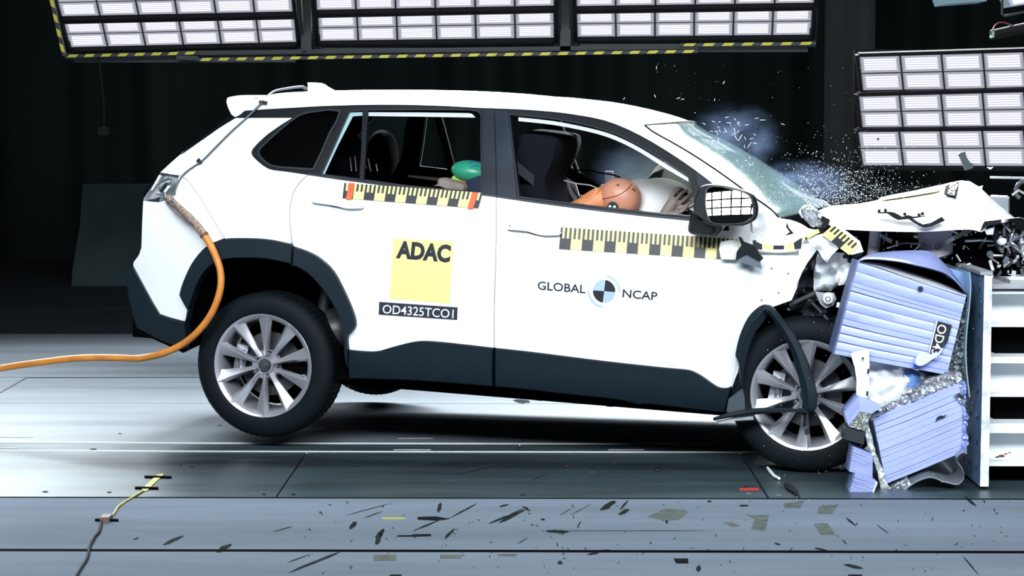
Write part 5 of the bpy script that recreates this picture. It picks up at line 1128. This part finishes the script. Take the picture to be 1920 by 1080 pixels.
# lower block
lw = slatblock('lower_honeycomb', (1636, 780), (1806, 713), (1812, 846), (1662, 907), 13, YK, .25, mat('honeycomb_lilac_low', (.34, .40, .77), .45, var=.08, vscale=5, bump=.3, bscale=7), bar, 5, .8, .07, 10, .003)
yp('tear', [(1755, 791), (1757, 783), (1764, 779), (1770, 780), (1775, 777), (1770, 783), (1760, 785)], YK-.014, .006, M['ink'], lw)
rough('torn_corner', [(1790, 742), (1797, 737), (1808, 741), (1806, 750), (1812, 762), (1800, 755)], YK-.016, M['foil'], .004, 5, lw, .005, 2)
yp('tear', [(1797, 739), (1806, 741), (1808, 748), (1800, 746)], YK-.022, .006, M['ink'], lw)
rough('crushed_edge', [(1806, 712), (1814, 736), (1809, 757), (1816, 782), (1813, 800), (1815, 830), (1812, 850), (1803, 848), (1807, 800), (1803, 760), (1800, 715)], YK-.01, mat('blue_core', (.28, .34, .66), .4, metal=.3, bump=1, bscale=60), .010, 4, bar, .1, 4)
rough('silver_crush', [(1636, 774), (1650, 766), (1687, 744), (1739, 712), (1760, 703), (1778.6, 694), (1800, 697), (1808, 710), (1770, 728), (1732, 744), (1681, 764), (1636, 786)], YK-.006, M['foil'], .012, 4, bar, .3, 3)
shl = [(1812, 846), (1797, 855), (1795, 866), (1804, 880), (1808, 895), (1802, 905), (1793, 909), (1769, 904), (1745, 896), (1717, 905), (1693, 922), (1668, 932)]
A = [atY(*p, YK-.05) for p in cr(shl, 5)]; mb = MB(); vs = []
for i, p in enumerate(A): vs += [p, p+Vector((0, .45, .02)), p+Vector((0, .45, .026)), p+Vector((0, 0, .006))]
mb.add(vs, [(4*i+j, 4*i+4+j, 4*i+4+(j+1) % 4, 4*i+(j+1) % 4) for i in range(len(A)-1) for j in range(4)]); mb.obj('curled_sheet', M['sheet'], bar, True)
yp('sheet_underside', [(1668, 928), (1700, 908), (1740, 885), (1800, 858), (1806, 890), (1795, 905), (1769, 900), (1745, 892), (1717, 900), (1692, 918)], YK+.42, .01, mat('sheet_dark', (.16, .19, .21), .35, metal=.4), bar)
rough('side_strip', [(1620, 797), (1628, 795), (1634, 815), (1642, 850), (1655, 880), (1664, 908), (1676, 928), (1668, 933), (1652, 915), (1645, 885), (1634, 850), (1625, 828)], YK-.03, mat('strip_pale', (.55, .62, .62), .3, metal=.4, bump=.6, bscale=30), .006, 5, bar, .02, 6)
rough('torn_foot', [(1655, 915), (1672, 912), (1700, 895), (1705, 905), (1690, 920), (1668, 931)], YK-.02, M['foil'], .008, 5, bar, .1, 8)
# loose pieces of honeycomb, each a thing
o = slatblock('honeycomb_piece', (1609, 742), (1636, 762), (1612, 773), (1590, 799), 5, 8.60, .1, M['honey'], None, 1) if False else None
q = [(1609, 742), (1583, 773), (1590.7, 799), (1612, 772)]
hp_ = slatblock('honeycomb_piece', (1583, 773), (1609, 742), (1613, 772), (1591, 799), 9, 8.585, .08, M['honey'], None, 1, 0, .2, 4, .003); tag(hp_, 'small lilac honeycomb chunk with its open mesh end showing, beside the front wheel', 'block', 'loose honeycomb pieces')
yp('top_face', [(1609, 742), (1654.9, 762), (1634, 776), (1612, 772)], 8.586, .09, M['honey'], hp_)
def hexmat():
    m = bpy.data.materials.new('honeycomb_mesh'); m.use_nodes = True; nt = m.node_tree; b = nt.nodes['Principled BSDF']; tc = nt.nodes.new('ShaderNodeTexCoord'); v = nt.nodes.new('ShaderNodeTexVoronoi'); v.feature = 'DISTANCE_TO_EDGE'; v.inputs['Scale'].default_value = 150; v.inputs['Randomness'].default_value = .15
    r = nt.nodes.new('ShaderNodeValToRGB'); r.color_ramp.elements[0].color = (.55, .58, .55, 1); r.color_ramp.elements[1].color = (.02, .025, .025, 1); r.color_ramp.elements[0].position = .03; r.color_ramp.elements[1].position = .07
    nt.links.new(tc.outputs['Object'], v.inputs[0]); nt.links.new(v.outputs[0], r.inputs[0]); nt.links.new(r.outputs[0], b.inputs['Base Color']); b.inputs['Roughness'].default_value = .5; return m
yp('mesh_end', [(1612, 770), (1633.5, 774), (1622.8, 809), (1592, 800)], 8.59, .05, hexmat(), hp_)
yp('dark_base', [(1585, 799), (1592, 799), (1622, 808), (1620, 834), (1581.5, 823)], 8.60, .08, mat('base_black', (.035, .04, .045), .35, metal=.3), hp_)
h2 = slatblock('honeycomb_piece', (1600, 837), (1636.5, 853), (1636, 896), (1592, 884), 16, 8.60, .10, M['honey'], None, 7, 0, .25, 4, .002); tag(h2, 'small lilac honeycomb piece of fine slats, upper of the two stacked by the plate foot', 'block', 'loose honeycomb pieces')
h3 = slatblock('honeycomb_piece', (1604, 887), (1643, 902), (1629, 939), (1590, 931), 14, 8.55, .10, M['honey'], None, 9, 0, .25, 4, .002); tag(h3, 'small lilac honeycomb piece lying lowest, touching the floor seam', 'block', 'loose honeycomb pieces')
yp('glue_edge', [(1643, 902), (1646, 905), (1633, 938), (1629, 939)], 8.545, .09, mat('glue', (.6, .62, .6), .5), h3)
# code label on the upper block
ucast = lambda dy: (lambda px, py: atY(px, py, YK-.012-dy))
lb = yp('code_label', [(1758, 602), (1785, 609.5), (1777, 640), (1768, 655), (1763, 664), (1744, 661.5)], YK-.014, .004, M['ink'], up)
lettering('label_text', 'OD43', ((1759.5, 607), (1745.5, 663), (1776, 611)), M['lwhite'], lb, ucast(.0035), .004)
yp('label_border', [(1756, 602), (1758, 602), (1743, 662), (1741.5, 661.5)], YK-.014, .004, M['lwhite'], lb)
fl_ = [(1724, 660), (1740, 663), (1755, 664), (1764, 656), (1769, 652), (1762, 664), (1747, 674.6), (1729, 686), (1716, 682), (1719, 668)]
yp('curled_tongue', fl_, YK-.04, .008, mat('tongue', (.55, .58, .85), .5), up, 2)
yp('tongue_patch', [(1714, 681), (1722, 686), (1718, 690), (1712, 688)], YK-.016, .004, M['blue'], up)  # small blue patch below the curled tongue
# ---------------------------------------------------------------- floor marks and debris
def onfloor(name, pts, m, z=.0012, th=.001, parent=None, f0=0):
    A = [atZ(*p, z) for p in pts]; mb = MB(); mb.prism(A, [p-Vector((0, 0, th)) for p in A]); return mb.obj(name, m, parent)
tape = mat('floor_tape', (.10, .12, .11), .8, spec=.05, var=.3, vscale=20)
Tp = [([(1214, 969), (1247, 954), (1280, 955), (1290, 960), (1275, 973), (1255, 976)], 'wide grey green tape patch pointed at the left, below the sill'),
      ([(1398, 965), (1441.7, 966), (1435, 995), (1408, 991.7), (1415, 972)], 'flag shaped grey green tape patch below the front wheel'),
      ([(1355, 979), (1373, 979), (1388, 986), (1371.7, 987)], 'small slim diamond tape patch left of the flag shaped one'),
      ([(1525, 981.7), (1551.7, 981), (1566.7, 1002.7), (1540, 1002.7)], 'slanted grey green tape patch below the honeycomb pieces'),
      ([(1470, 944), (1508, 938), (1500, 952), (1470, 952)], 'faded tape patch at the floor seam below the front wheel'),
      ([(1535, 950), (1573, 945), (1560, 963), (1532, 963)], 'dark scuffed tape patch just below the floor seam by the honeycomb'),
      ([(701, 1040), (743.7, 1040), (742, 1051), (700, 1051)], 'grey tape rectangle below the lowest seam, leftmost'),
      ([(825, 1040), (866.7, 1040), (864, 1046.7), (825, 1047)], 'thin grey tape rectangle below the lowest seam, near the middle'),
      ([(933, 1039), (970, 1039), (967, 1043), (933, 1042)], 'very thin grey tape sliver right under the lowest seam'),
      ([(1263, 1047), (1290, 1047), (1291, 1056), (1268, 1056)], 'short dark tape patch under the lowest seam below the tape diamonds'),
      ([(1590, 1077), (1616, 1077), (1618, 1084), (1592, 1084)], 'dark patch cut by the bottom edge, right half'),
      ([(731, 1077), (753, 1077), (752, 1083), (731, 1083)], 'dark patch cut by the bottom edge, left half')]
for i, (p, lab) in enumerate(Tp): tag(onfloor('tape_patch', p, tape if i < 9 else M['cloth']), lab, 'tape', 'tape patches on the floor')
tag(onfloor('tape_patch', [(783, 969), (817.8, 968), (836, 971.5), (845, 971), (836, 974), (818, 976), (783, 974)], M['cloth']), 'dark torn tape strip beside the yellow strip on the floor', 'tape', 'tape patches on the floor')
tag(onfloor('tape_patch', [(745, 1003.5), (772, 1003), (775, 1001.5), (808.5, 1001), (808, 1005), (780, 1006), (745, 1006)], M['cloth']), 'long thin dark tape strip below the yellow strip', 'tape', 'tape patches on the floor')
tag(onfloor('yellow_strip', [(716, 970), (760, 970.5), (760, 973), (716, 972.5)], M['hazy']), 'thin yellow strip lying on the floor below the sill', 'tape')
tag(onfloor('red_strip', [(1386.7, 915), (1423, 915), (1423, 919), (1387, 919)], mat('red_strip', (.45, .03, .02), .6)), 'thin red strip on the dark steel floor near the front wheel', 'tape')
sc_m = mat('scuff', (.018, .024, .022), .9, spec=.03, alpha=.95, var=.5, vscale=30)
mb = MB(); rs = random.Random(11)
def smear(px, py, L, w, ang, z=.0008):
    a = math.radians(ang); d = Vector((math.cos(a), -math.sin(a))); n_ = Vector((d.y, -d.x)); pts = []
    K = 9
    for k in range(K): t = k/(K-1); pts.append(Vector((px, py))+d*(t-.5)*L+n_*w*.5*math.sin(PI*t)**.6*rs.uniform(.7, 1.2))
    for k in range(K-2, 0, -1): t = k/(K-1); pts.append(Vector((px, py))+d*(t-.5)*L-n_*w*.5*math.sin(PI*t)**.6*rs.uniform(.7, 1.2))
    A = [atZ(p.x, p.y, z) for p in pts]; mb.add(A, [tuple(range(len(A)))])
for s_ in ((960, 968, 60, 6, 27), (935, 974, 42, 4, 24), (958, 965, 55, 3, 26), (710, 1008, 30, 12, 70), (716, 998, 16, 8, 60), (824, 952, 20, 8, 75), (1140, 948, 36, 10, 30), (1170, 947, 26, 4, 50), (1170, 960, 24, 8, 25), (800, 985, 60, 3, 22), (870, 957, 60, 3, 28), (662, 985, 20, 8, 45), (1045, 996.5, 46, 7, -2), (1600, 1062, 40, 6, -12), (1310, 1066, 14, 9, 80), (1018, 974, 4, 10, 85), (844, 1000, 26, 5, 45), (838, 1005, 14, 4, 60), (325, 1013, 45, 6, 24), (420, 1028, 34, 10, 28), (530, 992, 40, 2, 15), (590, 1054, 110, 5, 22), (560, 1047, 50, 2, 20), (980, 1014, 24, 2, 30), (1130, 1033, 30, 5, 8), (1112, 1038, 24, 4, 6), (1050, 1055, 8, 10, 90), (1540, 1030, 28, 4, -12), (1595, 978, 26, 4, -40), (1655, 992, 30, 2, -38), (1398, 912, 10, 4, 0), (1330, 940, 9, 4, 0), (1820, 940, 30, 6, -40), (1820, 1060, 50, 3, -50), (1085, 985, 14, 3, 70), (1250, 978, 8, 5, -60), (1395, 948, 20, 4, 0), (1060, 960, 30, 1.5, 30), (1090, 955, 50, 1.5, 28), (985, 952, 4, 14, 70), (990, 956, 3, 12, 70), (1220, 1018, 6, 3, 60), (945, 948, 20, 4, 15), (700, 965, 40, 2, 20), (690, 955, 90, 1.5, 15), (1310, 1033, 60, 1.5, 0), (1458, 1020, 4, 12, 75), (1190, 995, 300, 1.2, 0), (1500, 1035, 20, 3, 0), (255, 1010, 12, 3, 20)):
    smear(*s_)
for k in range(130): smear(rs.uniform(560, 1900), rs.uniform(938, 1075), rs.uniform(2, 9), rs.uniform(1, 2.5), rs.uniform(0, 180))
mb.obj('scuff_marks', sc_m, fl)
mb = MB()
for s_ in ((978, 752, 34, 8, -5), (780, 722, 16, 4, -12), (955, 740, 26, 1.5, -12), (1000, 749, 36, 1.5, -10), (1000, 820, 50, 1.2, 2), (900, 880, 100, 3, 12), (1060, 872, 16, 8, 0), (1234, 880, 20, 8, 0), (1010, 895, 40, 1.5, 25), (205, 923, 10, 3, 0), (175, 842, 14, 3, 0), (85, 922, 12, 3, 0), (980, 928, 10, 3, 0), (550, 927, 10, 3, 0), (495, 927, 9, 3, 0), (412, 798, 10, 2, 0), (360, 875, 8, 3, 0), (340, 872, 6, 2, 0), (225, 813, 7, 2, 0)): smear(*s_)
mb.obj('scuff_marks', sc_m, fl)
# small shiny studs on the steel
mb = MB()
for p_ in ((1062, 874), (1234, 882), (1404, 925), (1460, 928), (1150, 868), (1110, 885)): mb.ell(atZ(*p_), (.012, .012, .002), n=10, m_=4)
mb.obj('floor_stud', M['steel'], fl)
# rectangular cut in the far floor
mb = MB()
for a, b in (((0, 737), (49, 709)), ((49, 709), (420, 708))):
    A, B = atZ(*a), atZ(*b); d = (B-A); mb.box((A+B)/2+Vector((0, 0, .001)), (d.length, .010, .003), d.to_track_quat('X', 'Z').to_matrix())
mb.obj('floor_cut', M['ink'], fl)
# cable with yellow tape at lower left
cb = empty('floor_cable', (0, 0, 0), 'thin cable taped in yellow crossing the floor at lower left', 'cable')
mb = MB(); mb.tube([atZ(*p, .006) for p in cr([(125, 1110), (142.6, 1080), (155, 1060), (163, 1047), (169, 1023), (178, 1006), (185, 998), (189, 985), (190, 976)], 4)], .0055, 8); mb.obj('grey_lead', mat('lead_dark', (.025, .032, .04), .7, spec=.1), cb, True)
yt = mat('yellow_tape', (.48, .48, .12), .5, var=.3, vscale=30)
mb = MB(); mb.tube([atZ(*p, .005) for p in cr([(208, 969), (214, 962), (222, 949.6), (240, 937), (255, 928), (268, 920)], 4)], .0045, 8); mb.obj('yellow_lead', yt, cb, True)
onfloor('yellow_tape', [(266, 917), (278, 905), (295, 889), (308, 888), (303, 893), (285, 910), (277, 919), (268, 921)], yt, .004, .003, cb)
mb = MB(); mb.box(atZ(199, 972, .012), (.035, .07, .022)); mb.obj('connector', mat('connector', (.14, .09, .08), .5), cb)
for q in ([(271, 891.5), (322, 892.3), (322, 894), (271, 893.5)], [(253, 912), (297, 912.8), (296, 914.8), (253, 914)], [(178, 972), (222, 972.8), (222, 974.6), (178, 974)]): onfloor('tape_strip', q, M['dark'], .008, .006, cb)
mb = MB(); mb.tube([atZ(*p, .010) for p in ((1439, 877), (1445, 885), (1452, 893), (1461, 897))], [.006, .008, .007, .006], 8); tag(mb.obj('white_splinter', M['lwhite'], None, True), 'thin white plastic splinter on the floor below the front wheel', 'splinter')
tag(onfloor('black_scrap', [(1470, 905), (1478, 905), (1490, 913), (1498, 921), (1499, 930), (1488, 922), (1474, 914)], M['frame'], .012, .012), 'black scrap of plastic on the floor right of the white splinter', 'scrap')
o = yp('yellow_block', [(1168, 822), (1187, 822), (1187, 836), (1168, 836)], 9.95, .05, mat('block_ochre', (.14, .09, .015), .6)); tag(o, 'small ochre block on the floor under the sill', 'block')
mb = MB(); mb.tube([atY(1177, 823, 9.97), atY(1177, 815, 9.97)], .017, 12); mb.obj('block_knob', M['dark'], o)
fs_ = yp('flying_scrap', [(1796.8, 290), (1801, 286), (1809.5, 283.7), (1813, 295), (1818, 303), (1825.7, 309), (1824.5, 315), (1810.6, 319.6), (1805, 308), (1801, 298)], 8.5, .015, mat('scrap_grey', (.03, .042, .05), .5)); tag(fs_, 'curved dark scrap in mid air before the right lamp wall', 'scrap')
o = yp('flying_chip', [(1644, 259), (1649, 258.5), (1648, 263), (1645, 263)], 8.5, .006, M['ink']); tag(o, 'tiny dark chip in mid air before the left end of the right lamp wall', 'chip')
o = yp('flying_chip', [(1850, 314), (1863, 313), (1857, 318)], 8.5, .004, M['lwhite']); tag(o, 'tiny white chip in mid air under the right lamp wall', 'chip')
# glass spray: nobody could count it
mb = MB(); rs = random.Random(5)
def shard(px, py, Y, L, w):
    c = atY(px, py, Y); R = Quaternion([rs.gauss(0, 1) for _ in range(4)]).normalized().to_matrix()
    v = [c+R @ Vector(p) for p in ((L, 0, 0), (-L, 0, 0), (0, w, 0), (0, -w, .3*w), (0, 0, w))]; mb.add(v, [(0, 2, 3), (1, 3, 2), (0, 4, 2), (1, 2, 4), (0, 3, 4), (1, 4, 3)])
for k in range(1500):
    x = rs.gauss(1585, 62); y = 378-abs(rs.gauss(0, 48))+ (10 if x > 1600 else 12)
    if 1440 < x < 1800 and 140 < y < 400: shard(x, y, rs.uniform(8.8, 10.4), rs.uniform(.0009, .0030), rs.uniform(.0008, .0016))
for k in range(260): shard(rs.gauss(1555, 55), 372-abs(rs.gauss(0, 35)), rs.uniform(8.8, 10), rs.uniform(.002, .0042), rs.uniform(.0015, .0028))
for k in range(240): shard(rs.uniform(1420, 1860), rs.uniform(330, 940), rs.uniform(8.3, 8.55), rs.uniform(.001, .0026), rs.uniform(.0008, .0016))
for k in range(120): shard(rs.uniform(1200, 1640), rs.uniform(120, 330), rs.uniform(9, 10.5), rs.uniform(.001, .0028), rs.uniform(.0008, .0015))
def streak(px, py, L, ang, Y=9.6):
    a = math.radians(ang); d = Vector((math.cos(a), 0, math.sin(a)))*L*Y/FPX/2; c = atY(px, py, Y); mb.tube([c-d, c, c+d], [.0006, .0011, .0006], 5)
for s_ in ((1338, 228, 7, 160), (1320, 232, 7, -35), (1345, 250, 9, -70), (1360, 243, 8, -60), (1366, 230, 8, -10), (1378, 247, 12, -75), (1388, 258, 14, 60), (1381, 260, 8, -50), (1397, 259, 7, -60), (1405, 272, 14, 55), (1409, 260, 7, 20), (1347, 262, 8, -80), (1332, 257, 9, -30), (1290, 234, 6, 80), (1300, 233, 6, 75), (1363, 220, 8, 20), (1385, 234, 6, -40), (1263, 223, 5, 0), (1231, 127, 7, 85), (1357, 155, 6, 60), (1272, 184, 8, 20), (1340, 187, 5, 80), (1430, 225, 10, 0), (1468, 233, 8, -20), (1170, 185, 5, 60), (1196, 205, 6, -50), (1280, 186, 6, 10), (1228, 180, 7, -70)): streak(*s_)
for k in range(40): streak(rs.uniform(1300, 1420), rs.uniform(215, 320), rs.uniform(3, 8), rs.uniform(-90, 90))
tag(mb.obj('glass_spray', M['shard']), 'cloud of tiny white glass splinters above the bonnet and windscreen', 'glass splinters', None, 'stuff')
# ---------------------------------------------------------------- smoke
def smoke(name, c, r, dens, label, scale=3.5, seed=0, thr=.42):
    m = bpy.data.materials.new(name+'_volume'); m.use_nodes = True; nt = m.node_tree; nt.nodes.clear(); L = nt.links.new
    out = nt.nodes.new('ShaderNodeOutputMaterial'); pv = nt.nodes.new('ShaderNodeVolumeScatter'); pv.inputs['Color'].default_value = (.40, .58, .98, 1); pv.inputs['Anisotropy'].default_value = .1
    tc = nt.nodes.new('ShaderNodeTexCoord'); mp = nt.nodes.new('ShaderNodeMapping'); mp.inputs['Location'].default_value = (seed, seed*2, 0)
    n = nt.nodes.new('ShaderNodeTexNoise'); n.inputs['Scale'].default_value = scale; n.inputs['Detail'].default_value = 4; L(tc.outputs['Object'], mp.inputs[0]); L(mp.outputs[0], n.inputs[0])
    r_ = nt.nodes.new('ShaderNodeMapRange'); r_.inputs[1].default_value = thr; r_.inputs[2].default_value = thr+.28; r_.inputs[3].default_value = 0; r_.inputs[4].default_value = dens; L(n.outputs[0], r_.inputs[0])
    ln = nt.nodes.new('ShaderNodeVectorMath'); ln.operation = 'LENGTH'; L(tc.outputs['Object'], ln.inputs[0])
    f = nt.nodes.new('ShaderNodeMapRange'); f.inputs[1].default_value = .35; f.inputs[2].default_value = 1; f.inputs[3].default_value = 1; f.inputs[4].default_value = 0; f.interpolation_type = 'SMOOTHSTEP'; L(ln.outputs['Value'], f.inputs[0])
    mu = nt.nodes.new('ShaderNodeMath'); mu.operation = 'MULTIPLY'; L(r_.outputs[0], mu.inputs[0]); L(f.outputs[0], mu.inputs[1]); L(mu.outputs[0], pv.inputs['Density']); L(pv.outputs[0], out.inputs['Volume'])
    mb = MB(); mb.ell((0, 0, 0), (1, 1, 1), n=24, m_=14); o = mb.obj(name, m); o.location = c; o.scale = r; return tag(o, label, 'smoke', None, 'stuff')
smoke('smoke', CARM @ carY(1375, 262, .1), (.26, .35, .20), .75, 'blue grey puff of smoke drifting over the windscreen', 2.2, 1)
smoke('smoke', CARM @ carY(1230, 315, .1), (.34, .42, .22), 3.2, 'blue grey smoke filling the front of the cabin', 2.0, 3, .34)
smoke('smoke', CARM @ carY(1500, 345, .0), (.30, .35, .13), .7, 'thin bluish haze above the base of the windscreen', 2.5, 5, .36)
